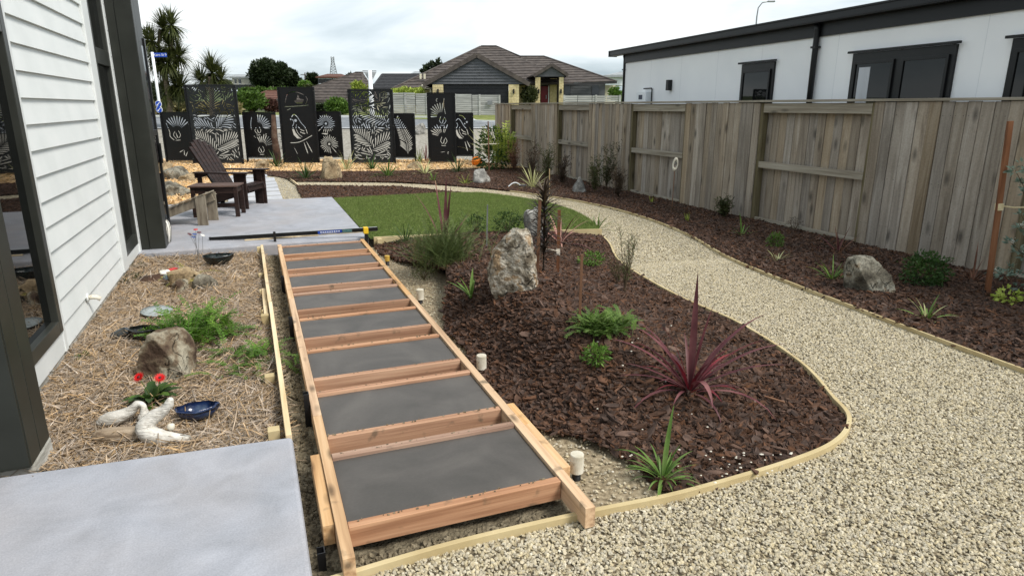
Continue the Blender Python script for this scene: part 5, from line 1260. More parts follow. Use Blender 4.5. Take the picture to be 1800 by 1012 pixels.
for s in (-1, 1):
    MB().beam((.4, s * .28, .33), (-.52, s * .28, .05), .03, .13).build('side_rail', 'chair_brown', ch, bevel=.004)
    wb('leg', .27, .36, s * .3 - .014, s * .3 + .014 + (.03 * s if False else 0), 0, .56, 'chair_brown', ch); wb('leg', .2, .4, s * .335 - .016, s * .335 + .016, 0, .56, 'chair_brown', ch)
    wb('leg', -.42, -.35, s * .31 - .016, s * .31 + .016, 0, .56, 'chair_brown', ch)
    MB().add([(.46, s * .34 - .08, .562), (.46, s * .34 + .08, .562), (-.46, s * .34 + .035, .562), (-.46, s * .34 - .035, .562), (.46, s * .34 - .08, .585), (.46, s * .34 + .08, .585), (-.46, s * .34 + .035, .585), (-.46, s * .34 - .035, .585)],
             [(3, 2, 1, 0), (4, 5, 6, 7), (0, 1, 5, 4), (1, 2, 6, 5), (2, 3, 7, 6), (3, 0, 4, 7)]).build('armrest', 'chair_brown', ch, bevel=.004)
    MB().add([(.2, s * .335 - .015, .55), (.42, s * .335 - .015, .55), (.34, s * .335 - .015, .42), (.2, s * .335 + .015, .55), (.42, s * .335 + .015, .55), (.34, s * .335 + .015, .42)], [(0, 1, 2), (5, 4, 3), (0, 3, 4, 1), (1, 4, 5, 2)]).build('arm_bracket', 'chair_brown', ch)
wb('front_rail', .36, .385, -.28, .28, .27, .38, 'chair_brown', ch); wb('arm_support', -.44, -.41, -.36, .36, .49, .56, 'chair_brown', ch)
tb = thing('side_table', 'low brown wooden table with slatted top in front of the dark chair', 'table', FR(-4.45, 9.92, PZ), -YAW + R(9))
for i in range(4): wb('top_board', -.36, .34, -.22 + i * .112, -.113 + i * .112, .445, .468, 'table_brown', tb)
for sx in (-1, 1):
    for sy in (-1, 1): wb('leg', sx * .3 - .03, sx * .3 + .03, sy * .18 - .02, sy * .18 + .02, 0, .443, 'chair_brown', tb)
    wb('apron', sx * .3 - .012, sx * .3 + .012, -.158, .158, .36, .442, 'chair_brown', tb)
for sy in (-1, 1): wb('apron', -.268, .268, sy * .18 - .012, sy * .18 + .012, .35, .442, 'chair_brown', tb)
wb('stretcher', -.268, .268, -.012, .012, .12, .18, 'chair_brown', tb)
fr = thing('footrest', 'weathered grey sloping slatted footrest on the patio by the house column', 'footrest', FR(-4.33, 9.25, PZ), -YAW + R(6))
for s in (-1, 1):
    MB().beam((-.75, s * .19, .07), (.04, s * .19, .35), .028, .12).build('side_rail', 'wood_grey', fr, bevel=.004); wb('leg', -.07, .07, s * .215 - .012, s * .215 + .012, 0, .41, 'wood_grey', fr)
for i in range(9):
    t_ = i / 8; x = -.72 + .74 * t_; z = .148 + .262 * t_; wb('slat', -.034, .034, -.235, .235, 0, .018, 'wood_grey', fr, (0, -.34, 0), (x, 0, z))
vs = thing('vase', 'white vase with black vertical stripes at the corner of the house column', 'vase', at_z(289, 430, PZ) + Vector((0.0, .1, 0)), 0)
prof = [(.045, 0), (.06, .01), (.078, .1), (.085, .18), (.075, .25), (.05, .285), (.046, .29)]
MB().lathe(prof, 28).build('body', 'vase_white', vs, smooth=True); MB().lathe([(.048, .285), (.06, .31), (.055, .315), (.04, .3)], 28).build('rim', 'black_frame', vs, smooth=True)
mb = MB()
for k in range(14):
    a = 6.283 * k / 14; mb.tube([((r_ + .001) * math.cos(a), (r_ + .001) * math.sin(a), z) for r_, z in prof[1:]], .0035, 5)
mb.build('stripe', 'black_frame', vs, smooth=True)
# straight edge, battens and its far stake
A_, B_ = at_z(369, 420, .115), at_z(664, 402, .21)
t = thing('straight_edge', 'long black screeding straight edge lying across the near end of the patio', 'straight edge', A_, math.atan2((B_ - A_).y, (B_ - A_).x)); L_ = (B_ - A_).length; tl = math.atan2(B_.z - A_.z, L_)
def seb(name, x0, x1, y, z, mat, h2=0): 
    o = MB().box(x0, x1, -.015 - y, .015 + y, -.023 - z, .023 + z).build(name, mat, t, bevel=.002, rot=(0, -tl, 0)); return o
seb('bar', 0, L_, 0, 0, 'pipe_black'); seb('top_edge', .02, L_ - .01, -.004, .0032, 'roof_pale')
lb = seb('label', L_ * .64, L_ * .785, .001, -.004, 'label_blue'); seb('label', L_ * .787, L_ * .845, .001, -.004, 'label_teal')
mb = MB()
for k in range(9): mb.box(L_ * .655 + k * .028, L_ * .655 + k * .028 + .017, -.0182, -.0165, -.004, .009)
mb.box(L_ * .66, L_ * .75, -.0182, -.0165, -.014, -.011); mb.build('lettering', 'sign_white', lb)
seb('end_cap', -.008, -.0, .0, .001, 'rubber_grey')
sp_ = at_z(641, 402, .21); s2 = thing('stake', 'black stake with a yellow clip holding the right end of the straight edge', 'stake', (B_.x - (B_ - A_).x * .075, B_.y - (B_ - A_).y * .075 - .035, 0), 0)
MB().box(-.02, .02, -.012, .012, -.1, .2).build('post', 'steel_black', s2); MB().box(-.03, .03, -.016, .062, .155, .235).build('clip', 'yellow_plastic', s2, bevel=.006)
for i, (a, b, lab) in enumerate([((428, 419), (640, 407), 'thin pale batten lying along the near side of the straight edge'), ((430, 422), (560, 413), 'shorter pale batten lying nearest the patio edge')]):
    a, b = at_z(*a, .11), at_z(*b, .11); o = MB().beam(a, b, .022, .012).build('batten', 'pine_pale'); tag(o, lab, 'batten')

# ================================================================ things in the straw bed
def poppy(px, py, col, lab, i):
    b = at_z(343 + i * 3, 462, 0.0); z = .30 + .02 * (i % 3); top = None
    r = ray(px, py); k = (b.y - .0) / r.y; top = Vector((r.x * k, b.y, EYE + r.z * k)); t = thing('glass_flower', lab, 'garden ornament', b, 0, 'glass flowers on wire stems by the patio edge'); d_ = top - b
    MB().tube([(0, 0, -.05), d_ * .5 + Vector((.006, 0, 0)), d_], .0022, 5).build('stem', 'steel_galv', t); MB().lathe([(.0, 0), (.014, .0), (.024, .004), (.023, .007), (.0, .004)], 16).build('flower', col, t, smooth=True, loc=d_, rot=(.2, .1 * i, 0))
for i, a in enumerate([(344, 404, 'poppy_red', 'small bright red glass flower on a wire stem, topmost of the bunch'), (350, 409, 'poppy_dark', 'dark red glass flower just right of the bright red one'), (342, 412, 'poppy_blue', 'pale blue glass flower in the middle of the bunch'),
                       (340, 417, 'poppy_blue', 'lowest blue glass flower of the bunch'), (356, 414, 'vase_white', 'white glass flower, rightmost of the bunch'), (333, 412, 'poppy_dark', 'small dark glass flower, leftmost of the bunch')]): poppy(*a, i)
def skin(name, chains, mat, loc, rz, label, cat, sub=2):
    bm = bmesh.new(); me = bpy.data.meshes.new(name); vs, es, rs = [], [], []
    for ch_ in chains:
        prev = None
        for it in ch_:
            if isinstance(it, int): idx = it
            else: vs.append(it[:3]); rs.append(it[3:] if len(it) > 4 else (it[3], it[3])); idx = len(vs) - 1
            if prev is not None: es.append((prev, idx))
            prev = idx
    me.from_pydata(vs, es, []); o = bpy.data.objects.new(name, me); COL.objects.link(o); o.modifiers.new('s', 'SKIN')
    for i, r_ in enumerate(rs): me.skin_vertices[0].data[i].radius = r_[:2]
    me.skin_vertices[0].data[0].use_root = True
    m2 = o.modifiers.new('sub', 'SUBSURF'); m2.levels = m2.render_levels = sub; bpy.context.view_layer.update()
    ev = bpy.data.meshes.new_from_object(o.evaluated_get(bpy.context.evaluated_depsgraph_get())); bpy.data.objects.remove(o)
    for v in ev.vertices: v.co += Vector(v.normal) * .0035 * noise.noise(v.co * 40)
    ev.materials.clear(); o = link(name, ev, mat, None, True, loc=loc, rot=rz); return tag(o, label, cat)
q = place(290, 788); skin('driftwood', [[(.16, .01, .02, 0.018), (.1, -.005, .03, 0.029), (.03, -.01, .035, 0.039), (-.05, -.01, .05, 0.058), (-.085, .0, .09, 0.062), (-.05, .02, .135, 0.044), (.0, .03, .16, 0.034), (.045, .035, .2, 0.026), (.065, .035, .245, 0.017)]],
    'driftwood_white', (q.x - .02, q.y + .06, 0), -YAW, 'white curved driftwood piece lying nearest the concrete slab', 'driftwood')
skin('beach_stone', [[(-.02, 0, .02, .024), (.025, 0, .024, .024)]], 'pvc_white', (q.x + .03, q.y + .07, .06), -YAW + .3, 'pale oval pebble held in the crook of the white driftwood', 'stone')
q = place(205, 785); skin('driftwood', [[(-.15, 0, .03, 0.029), (-.09, 0, .035, 0.047), (0, 0, .03, 0.055), (.09, .01, .03, 0.047), (.17, .02, .045, 0.026)]], 'driftwood_brown', (q.x + .02, q.y + .05, 0), -YAW + .1, 'brown grooved driftwood log beside the white driftwood', 'driftwood')
q = place(205, 757); skin('driftwood', [[(-.14, 0, .02, 0.018), (-.08, 0, .045, 0.046), (-.02, 0, .055, 0.044), (.04, .01, .08, 0.029), (.085, .01, .125, 0.026), (.11, .0, .12, 0.018), (.12, -.01, .08, 0.023), (.1, -.02, .03, 0.029)]], 'driftwood_white', (q.x + .03, q.y + .05, 0), -YAW + .15, 'smaller looped whitish driftwood piece behind the brown log', 'driftwood')
q = place(345, 748)
def bowl(name, mat, mat2, L_, W_, H_, loc, rz, label, cat, wav=.06):
    n, m = 28, 7; mb = MB()
    for sgn, th_ in ((1, 0), (-1, .01)):
        for j in range(m + 1):
            t_ = j / m
            for k in range(n):
                a = 6.283 * k / n; r_ = math.sin(t_ * 1.571); px_ = abs(math.cos(a)) ** .85 * math.copysign(1, math.cos(a))
                wv = 1 + wav * math.sin(a * 7) * t_; mb.v.append(((L_ - th_) * r_ * px_ * wv, (W_ - th_) * r_ * math.sin(a) * (1 - .35 * math.cos(a) ** 2) * wv, H_ * (1 - math.cos(t_ * 1.571)) + th_ + .1 * L_ * t_ * max(0, math.cos(a)) ** 3))
    N_ = (m + 1) * n
    for o_ in (0, N_):
        for j in range(m):
            for k in range(n): a = o_ + j * n + k; b = o_ + j * n + (k + 1) % n; mb.f.append((a, b, b + n, a + n) if o_ else (a + n, b + n, b, a))
    for k in range(n): a = m * n + k; b = m * n + (k + 1) % n; mb.f.append((a, b, b + N_, a + N_))
    o = mb.build(name, mat, smooth=True, loc=loc, rot=rz); return tag(o, label, cat)
bowl('bowl', 'glaze_blue', None, .115, .075, .07, (q.x + .01, q.y + .06, .01), -YAW + .25, 'glazed dark blue leaf shaped bowl in the straw behind the driftwood', 'bowl')
q = place(385, 470); bowl('shell', 'shell_black', None, .165, .11, .1, (q.x, q.y + .05, .02), -YAW + .15, 'shiny black green shell dish in the far straw near the patio', 'shell', .03)
q = place(262, 600); bowl('shell', 'shell_black', None, .12, .08, .09, (q.x - .02, q.y + .0, .01), -YAW - .1, 'glossy black dish left of the ferny green plant', 'shell', .05)
q = place(223, 598); rock('small glossy black stone left of the black dish', (q.x, q.y + .03, 0), (.1, .07, .11), 90, 'shell_black', 0, 0, 8, 3, .2)
q = place(278, 499); rock('dark red brown stone below the pale shells near the house', (q.x, q.y + .03, 0), (.15, .08, .12), 91, 'rust_wood', 0, 0, 8, 3, .2)
for i, (px, py, mt, lab) in enumerate([(290, 484, 'vase_white', 'white shell resting on the dark stone near the house'), (302, 480, 'poppy_red', 'small reddish shell beside the white one'), (297, 492, 'glaze_rim', 'bluish shell fragment below the white one')]):
    q = place(px, py + 14); rock(lab, (q.x, q.y + .05, .08), (.06, .04, .05), 95 + i, mt, i, 0, 6, 3, .3)
q = place(272, 556); o = MB().lathe([(0, 0), (.08, 0), (.12, .012), (.122, .015), (.08, .006), (0, .004)], 36).build('plate', 'plate_grey', smooth=True, loc=(q.x + .02, q.y, .035), rot=(.1, .06, 0)); tag(o, 'round grey plate half under the ferny green plant', 'plate')

# ================================================================ garden plants
def strap_plant(label, p, n, L_, w, mat, seed, el=(.5, 1.4), droop=(.6, 1.8), name='strap_plant', cat='plant', parts=True, extra=(), mat2=None, fan=None, taper=.5, group=None, r0=.02):
    rnd = random.Random(seed); t = thing(name, label, cat, p, 0, group); big = MB()
    for k in range(n):
        a = 2.399 * k + rnd.uniform(-.4, .4) if fan is None else fan + rnd.choice((0, math.pi)) + rnd.gauss(0, .5)
        q = (k + .5) / n; e_ = el[0] + (el[1] - el[0]) * (1 - q) + rnd.uniform(-.12, .12)
        mb = MB() if parts else big
        mb.blade((math.cos(a) * r0 * q, math.sin(a) * r0 * q, -.01), a, e_, L_ * rnd.uniform(.6, 1.08), w * rnd.uniform(.75, 1.1), droop[0] + (droop[1] - droop[0]) * q * rnd.uniform(.7, 1.2), 7 if parts else 5, taper)
        if parts: mb.build('leaf', mat2 if (mat2 and rnd.random() < .35) else mat, t, smooth=True)
    for (a, e_, l, ww, dr) in extra:
        MB().blade((0, 0, 0), a, e_, l, ww, dr, 9, taper).build('leaf', mat, t, smooth=True)
    if not parts: big.build('leaves', mat, t, smooth=True, kind='stuff')
    return t
def VD(deg): return -YAW + R(deg)      # compass for leaves: 0 = right in view, 90 = away
p = place(1212, 688)
strap_plant('large pink and burgundy cordyline with arching leaves near the tip of the island bed', p, 30, .5, .023, 'leaf_red', 4, (.2, 1.3), (.6, 1.9), 'cordyline', 'cordyline', True,
            [(VD(80), 1.52, .7, .04, .05), (VD(10), 1.42, .52, .034, .15), (VD(20), .98, .66, .03, .9), (VD(0), .75, .62, .03, .8), (VD(-12), .6, .56, .028, .7), (VD(160), .78, .56, .03, .9), (VD(175), .55, .42, .028, .5), (VD(-85), .9, .42, .036, 2.4), (VD(190), .5, .46, .026, .7), (VD(140), 1.0, .5, .03, 1.0)], 'leaf_red_deep')
p = place(1165, 842)
strap_plant('bright green strap leaved plant at the near end of the island bed', p, 34, .2, .013, 'leaf_strap', 5, (.35, 1.2), (.6, 1.8), 'agapanthus', 'agapanthus', True,
            [(VD(60), 1.4, .36, .024, .4), (VD(165), .95, .28, .018, 1.5), (VD(15), 1.0, .2, .02, .9), (VD(-110), .5, .2, .014, 1.2), (VD(180), .7, .2, .016, 1.2)])
p = place(828, 522)
strap_plant('small green agapanthus left of the large pale boulder', p, 9, .2, .026, 'leaf_strap', 6, (.5, 1.35), (.3, .9), 'agapanthus', 'agapanthus', True, [(VD(170), .7, .24, .026, .5), (VD(80), 1.3, .24, .03, .2)])
p = place(1303, 416); strap_plant('small green clump with one upright pale leaf in the fence bed', p, 10, .22, .022, 'leaf_strap', 7, (.4, 1.2), (.5, 1.3), 'agapanthus', 'agapanthus', True, [(VD(110), 1.4, .34, .03, .25)])
p = place(1366, 461); strap_plant('pale green tufted clump left of the grey fence boulder', p, 16, .2, .014, 'leaf_cream', 8, (.5, 1.2), (.5, 1.2), 'flax', 'flax')
p = place(1463, 494); strap_plant('green arching clump just left of the grey squarish boulder', p, 24, .34, .014, 'leaf_strap', 9, (.5, 1.3), (.5, 1.4), 'flax', 'flax', True, (), 'leaf_mid')
p = place(1473, 446); strap_plant('bronze cordyline at the fence behind the grey squarish boulder', p, 16, .42, .02, 'leaf_bronze', 10, (.2, 1.3), (.3, 1.1), 'cordyline', 'cordyline', True, (), 'leaf_red')
p = place(1628, 563); strap_plant('green agapanthus below the round green bush by the fence', p, 16, .24, .02, 'leaf_strap', 11, (.45, 1.3), (.4, 1.3), 'agapanthus', 'agapanthus', True, (), 'leaf_cream')
p = place(1708, 498); strap_plant('bronze flax between the round green bush and the tall orange stake', p, 16, .3, .018, 'leaf_bronze', 12, (.1, 1.3), (.4, 1.2), 'cordyline', 'cordyline', True, ((VD(70), 1.5, .42, .02, .1),), 'leaf_pink')
p = place(937, 331); strap_plant('pale variegated spiky flax by the far bend of the path', p, 44, .62, .022, 'leaf_cream', 13, (.1, 1.45), (.15, .9), 'flax', 'flax')
p = place(747, 307); strap_plant('pale green rosette flax in the far bark bed below the fern screen', p, 24, .5, .035, 'leaf_cream', 14, (.1, 1.2), (.1, .6), 'flax', 'flax')
p = place(737, 288); strap_plant('yellowish tuft of flax before the foot of the fern screen', p, 22, .55, .03, 'leaf_lime', 15, (.3, 1.4), (.3, 1.0), 'flax', 'flax', False)
p = place(749, 286); strap_plant('thin upright red leaved shoot between the fern and fan tailed bird screens', p, 9, .62, .035, 'leaf_red_deep', 16, (1.2, 1.5), (.05, .25), 'cordyline', 'cordyline')
p = place(783, 448); P2 = p
strap_plant('burgundy cordyline rising out of the feathery green shrub', (p.x, p.y, p.z), 16, .6, .018, 'leaf_red', 17, (.1, 1.1), (.4, 1.6), 'cordyline', 'cordyline', True, [(VD(60), 1.52, .86, .05, .05), (VD(50), 1.45, .78, .045, .1), (VD(120), 1.33, .84, .03, .12), (VD(150), 1.2, .8, .02, .6)], 'leaf_pink')
p = place(985, 428); strap_plant('pinkish arching cordyline behind the two orange stakes', p, 24, .6, .018, 'leaf_pink', 18, (.3, 1.1), (.6, 1.8), 'cordyline', 'cordyline', True, (), 'leaf_red')
for px, py, lab, mt in [(712, 425, 'low dark green strap clump at the lawn edging by the patio', 'leaf_dark'), (1140 - 90, 405, 'small green strap clump at the lawn corner right of the orange stake', 'leaf_mid'), (538, 316, 'dark green strap plant left of the big tan rock', 'leaf_dark'),
                        (655, 300, 'dark green flax in front of the middle leaf screen', 'leaf_dark'), (682, 312, 'green tuft in the bark bed right of the middle leaf screen', 'leaf_mid'), (805, 305, 'fine green tuft at the foot of the tall fan tailed bird screen', 'leaf_dark'),
                        (487, 296, 'dark strap plant at the foot of the tree stump', 'leaf_dark'), (828, 400, 'dark grassy clump on the lawn edging', 'leaf_dark'), (610, 300, 'pale flax leaning against the right side of the tan rock', 'leaf_cream'), (762, 320, 'tiny green tuft at the path edge in the far bed', 'leaf_mid'), (818, 325, 'small pale green tuft left of the flat topped rock', 'leaf_lime')]:
    p = place(px, py); s = depth_of(p.x, p.y) / 8; big = px in (538, 655, 682, 805, 487, 610); strap_plant(lab, p, 26, (.62 if big else .3), (.03 if big else .016), mt, px, (.3, 1.35), (.3, 1.2), 'strap_plant', 'plant', False)
for px, py, lab in ((1145, 357, 'yellow young grass seedling in a row by the fence, left one'), (1208, 388, 'yellow young grass seedling nearest the path bend')):
    p = place(px, py + 2); strap_plant(lab, p, 8, .17, .014, 'leaf_lime', px, (1.2, 1.5), (.05, .3), 'seedling', 'seedling', False)
def bush(label, p, rad, n, l, w, mat, seed, name='shrub', cat='shrub', stems=6, hollow=.3, clump=3, group=None, mats=None):
    rnd = random.Random(seed); t = thing(name, label, cat, p, 0, group); mb = MB()
    foliage(mb, (0, 0, rad[2] * .95), rad, n, l, w, rnd, hollow, clump, .1); mb.build('foliage', mat, t, kind='stuff')
    mb = MB()
    for k in range(stems): a = 6.283 * k / stems; mb.tube([(0, 0, -.02), (math.cos(a) * rad[0] * .3, math.sin(a) * rad[1] * .3, rad[2] * .7), (math.cos(a) * rad[0] * .6, math.sin(a) * rad[1] * .6, rad[2] * 1.3)], [.006, .004, .002], 5)
    mb.build('stems', 'stem_brown', t); return t
def ferny(label, p, n, L_, mat, seed, el=(.3, 1.2), leafl=.03, lw=.009, name='ferny_plant', cat='plant', spread=.05, droop=1.2):
    # arching stalks with paired leaflets
    rnd = random.Random(seed); t = thing(name, label, cat, p, 0); mb, ms = MB(), MB()
    for k in range(n):
        a = rnd.uniform(0, 6.283); e_ = rnd.uniform(*el); q = Vector((rnd.gauss(0, spread), rnd.gauss(0, spread), 0)); l = L_ * rnd.uniform(.5, 1.1); pts = [q.copy()]; m = 9
        for j in range(m):
            d_ = Vector((math.cos(a) * math.cos(e_), math.sin(a) * math.cos(e_), math.sin(e_))); sd = Vector((-math.sin(a), math.cos(a), 0)); q = q + d_ * l / m; e_ -= droop / m * rnd.uniform(.4, 1.4); a += rnd.uniform(-.1, .1); pts.append(q.copy())
            if j > 1:
                for s in (-1, 1):
                    ll = leafl * (1.1 - j / m * .6) * rnd.uniform(.7, 1.3); mb.leaf(q, sd * s + d_ * .7 + Vector((0, 0, rnd.uniform(-.2, .4))), ll, lw, sd.cross(d_)); mb.leaf(q - d_ * l / m * .5, sd * s + d_ * .7, ll * .9, lw, sd.cross(d_))
        ms.tube(pts, .0015, 4, False)
    mb.build('foliage', mat, t, kind='stuff'); ms.build('stems', 'stem_green', t, kind='stuff'); return t
p = place(1060, 583); ferny('bright green feathery plant beside the thin wooden stake in the island bed', p, 200, .18, 'leaf_mid', 31, (.6, 1.5), .028, .008, spread=.07)
p = place(1047, 640); bush('small bright green shrub below the feathery plant in the island bed', p, (.075, .07, .06), 420, .03, .011, 'leaf_mid', 32)
p = place(345, 597); ferny('bright green ferny plant sprawling over the straw beside the plate', (p.x, p.y, 0), 150, .36, 'leaf_bright', 33, (.5, 1.4), .045, .012, spread=.12)
p = place(440, 635); ferny('drooping green ferny sprays overhanging the edging board', (p.x, p.y, .0), 60, .3, 'leaf_bright', 34, (.2, 1.0), .036, .01, spread=.12)
p = place(340, 500); ferny('leggy yellowing plant over the tan rock in the straw bed', (p.x, p.y + .05, .03), 16, .42, 'leaf_yellowing', 35, (.3, 1.2), .035, .012, spread=.05, droop=2.0)
p = place(780, 462); ferny('feathery dark green shrub at the base of the burgundy cordyline', (p.x, p.y, p.z), 420, .5, 'leaf_needle', 36, (.7, 1.5), .03, .005, 'shrub', 'shrub', .13, .6)
p = place(1640, 508); bush('rounded glossy green bush right of the grey squarish boulder', (p.x, p.y + .1, 0), (.21, .18, .17), 1500, .04, .018, 'leaf_dark', 37)
p = place(1362, 437); bush('small dense green shrub behind the pale tufted clump by the fence', p, (.1, .09, .1), 450, .03, .014, 'leaf_mid', 38)
p = place(1770, 536); bush('light green broad leaved seedling right of the tall orange stake', p, (.09, .08, .08), 110, .05, .034, 'leaf_lime', 39)
p = place(1040, 468); bush('low green shrub behind the thin wooden stake in the island bed', p, (.13, .1, .08), 500, .035, .012, 'leaf_mid', 40)
p = place(893, 408); bush('dark leafy shrub behind the large pale boulder by the lawn', p, (.22, .12, .14), 700, .04, .014, 'leaf_dark', 41)
p = place(838, 410); bush('small dark shrub by the green garden stake at the lawn edge', p, (.12, .1, .13), 350, .035, .013, 'leaf_dark', 42)
p = place(1395, 408); bush('little dark twiggy shrub against the fence base board', p, (.12, .1, .1), 260, .025, .007, 'leaf_lance', 43)
p = place(1190, 378); bush('low dark twiggy shrub at the fence behind the white oval ornament', p, (.2, .12, .1), 300, .03, .008, 'leaf_lance', 44)
p = place(745, 488); bush('low olive tuft at the sandy patch left of the mulch mound', p, (.12, .08, .05), 350, .03, .006, 'leaf_olive', 45)
p = place(200 - 60, 637); bush('tiny green weed at the foot of the white wall', (p.x + .02, p.y, 0), (.05, .04, .03), 90, .025, .012, 'leaf_mid', 46, 'weed', 'weed', 3)
for k, (px, py) in enumerate(((228, 497), (238, 478), (246, 500), (215, 508))): p = place(px, py); bush(['sprawling weed at the wall, nearer middle one by the far column', 'weed hugging the wall closest to the far dark column', 'low weed a little out from the wall near the far column', 'weed at the wall farthest from the far dark column'][k], (p.x + .03, p.y, 0), (.08, .07, .05), 130, .02, .008, 'leaf_olive', 60 + k, 'weed', 'weed', 4, group='weeds by the wall near the far column')
p = place(870, 300); bush('tall leafy green shrub tied to a stake at the far end of the fence', (p.x, p.y, 0), (.5, .4, .55), 800, .15, .05, 'leaf_dark', 47); 
p = place(884, 300); ferny('upright shrub with glossy pale green leaves beside the fence end', (p.x, p.y, 0), 20, 1.25, 'leaf_lime', 48, (1.1, 1.5), .16, .05, 'shrub', 'shrub', .12, .3)
p = place(858, 292); strap_plant('pale fan leaved spiky plant left of the leafy shrub at the fence end', (p.x, p.y, .3), 44, 1.0, .03, 'leaf_cream', 49, (.5, 1.4), (.05, .4), 'flax', 'flax', False)
def wispy(label, p, n, H_, mat, seed, ll=.03, lw=.004, spr=.3, dens=22):
    rnd = random.Random(seed); t = thing('wispy_shrub', label, 'shrub', p, 0); mb, ms = MB(), MB()
    for k in range(n):
        a = rnd.uniform(0, 6.283); s = rnd.uniform(0, spr); h_ = H_ * rnd.uniform(.5, 1.05); pts = [Vector((math.cos(a) * s * h_ * (j / 6) ** 1.2 + rnd.uniform(-.01, .01), math.sin(a) * s * h_ * (j / 6) ** 1.2, h_ * j / 6)) for j in range(7)]
        ms.tube(pts, [.004, .0035, .003, .0025, .002, .0015, .001], 4, False)
        for j in range(dens):
            q = rnd.uniform(.2, 1); i = min(5, int(q * 6)); b = pts[i].lerp(pts[i + 1], q * 6 - i); dd = Vector((rnd.uniform(-1, 1), rnd.uniform(-1, 1), rnd.uniform(.2, 1.2))); mb.leaf(b, dd, ll * rnd.uniform(.6, 1.3), lw)
            if rnd.random() < .35:
                e_ = b + dd.normalized() * ll * 2.2; ms.tube([b, e_], .0012, 3, False)
                for z in range(4): mb.leaf(b.lerp(e_, .3 + z * .2), Vector((rnd.uniform(-1, 1), rnd.uniform(-1, 1), rnd.uniform(0, 1))), ll * .8, lw)
    mb.build('foliage', mat, t, kind='stuff'); ms.build('stems', 'stem_brown', t, kind='stuff'); return t
p = place(1098, 515); wispy('tall wispy fine leaved shrub at the gravel edge of the island bed', p, 9, .62, 'leaf_needle', 51, .028, .004, .28, 40)
p = place(1085, 500); wispy('lower dark wispy shrub left of the tall wispy one', p, 7, .32, 'leaf_olive', 52, .025, .004, .6, 26)
for i, (px, py, H_, lab) in enumerate([(935, 318, .9, 'thin dark shrub against the far part of the fence, first'), (962, 322, .85, 'thin dark shrub at the fence behind the variegated flax'), (988, 328, .6, 'dark dense wispy shrub left of the pale triangular rock'),
    (1045, 342, .75, 'thin wispy shrub right of the pale triangular rock'), (1085, 350, .6, 'wispy fine shrub between the triangular rock and the white oval'), (1065, 335, .9, 'pale leggy shrub close to the fence rail'), (905, 305, .8, 'reddish thin shrub near the far end of the fence'), (1270, 385, .25, 'very low twiggy plant at the fence right of the white oval')]):
    p = place(px, py); wispy(lab, (min(p.x, 6.85), p.y, 0), 10, H_, ['leaf_lance', 'leaf_olive'][i % 2] if i != 6 else 'leaf_bronze', 70 + i, .08, .014, .35, 36)
# lancewood between two orange stakes
p = place(955, 478); rnd = random.Random(5); t = thing('lancewood', 'dark drooping lancewood between two orange stakes behind the pale boulder', 'tree', p, 0)
MB().tube([(0, 0, -.05), (.005, 0, .35), (.0, 0, .72)], [.008, .007, .005], 6).build('trunk', 'leaf_lance', t)
for k in range(230):
    z = .1 + .6 * (k / 230) ** .8; a = 2.4 * k; top = k > 175
    MB().blade((0, 0, z), a, rnd.uniform(.2, 1.2) if top else rnd.uniform(-.3, .8), .25 * rnd.uniform(.7, 1.1) * (.8 if top else 1), .02, .5 if top else .6, 4, .8).build('leaf', 'leaf_lance', t)
def stake(label, px, pyb, px2, pyt, w, dpt, mat, name='wooden_stake', band=None):
    b = place(px, pyb); r = ray(px2, pyt); k = depth_of(b.x, b.y) / depth_of(r.x, r.y); top = Vector((r.x * k, r.y * k, EYE + r.z * k)); t = thing(name, label, 'stake', b, 0); d_ = top - b
    MB().beam((0, 0, -.1), d_, w, dpt, up=Vector((math.sin(YAW), math.cos(YAW), 0))).build('post', mat, t, bevel=.001)
    if band: MB().beam(d_ * band, d_ * (band + .1), w + .006, dpt + .006, up=Vector((math.sin(YAW), math.cos(YAW), 0))).build('tape', 'tie_white', t)
    return t, b, d_
t1, b1, d1 = stake('brown orange stake left of the dark lancewood, touching the pale boulder', 944, 477, 949, 352, .026, .026, 'stake_brown')
t2, b2, d2 = stake('orange stake with pale tape right of the dark lancewood', 980, 481, 983, 369, .028, .028, 'stake_orange', band=.3)
MB().tube([d2 * .36, (b1 + d1 * .35) - b2], .004, 5).build('tie', 'tie_white', t2)
stake('thin weathered stake beside the bright green feathery plant', 1018, 575, 1023, 447, .017, .012, 'stake_brown')
stake('thin grey green garden stake standing left of the large pale boulder', 855, 435, 857, 360, .015, .015, 'steel_galv')
stake('thin bamboo cane leaning in the far part of the island bed', 966, 352, 966, 297, .016, .016, 'bamboo')
stake('bamboo cane leaning through the burgundy cordyline', 786, 430, 765, 318, .01, .01, 'bamboo')
t3, b3, d3 = stake('tall orange brown stake with string tie against the fence at the right', 1736, 519, 1776, 213, .042, .03, 'stake_orange')
kn = MB().beam(d3 * .505, d3 * .545, .055, .045); kn.build('knot', 'string', t3, bevel=.004)
e_ = at_d(1810, 366, depth_of(b3.x, b3.y) - .05) - b3
for s in (0, .006): MB().tube([d3 * .53 + Vector((0, 0, s)), (d3 * .53 + e_) / 2 + Vector((0, 0, -.008 + s)), e_ + Vector((.15, 0, s * 2))], .004, 6).build('string', 'string', t3)
t4, b4, d4 = stake('orange stake supporting the leafy shrub at the far end of the fence', 860, 303, 858, 213, .03, .03, 'stake_brown')
MB().beam(d4 * .55 + Vector((-.25, 0, 0)), d4 * .55 + Vector((.35, 0, .02)), .012, .015).build('tie', 'tie_white', t4)
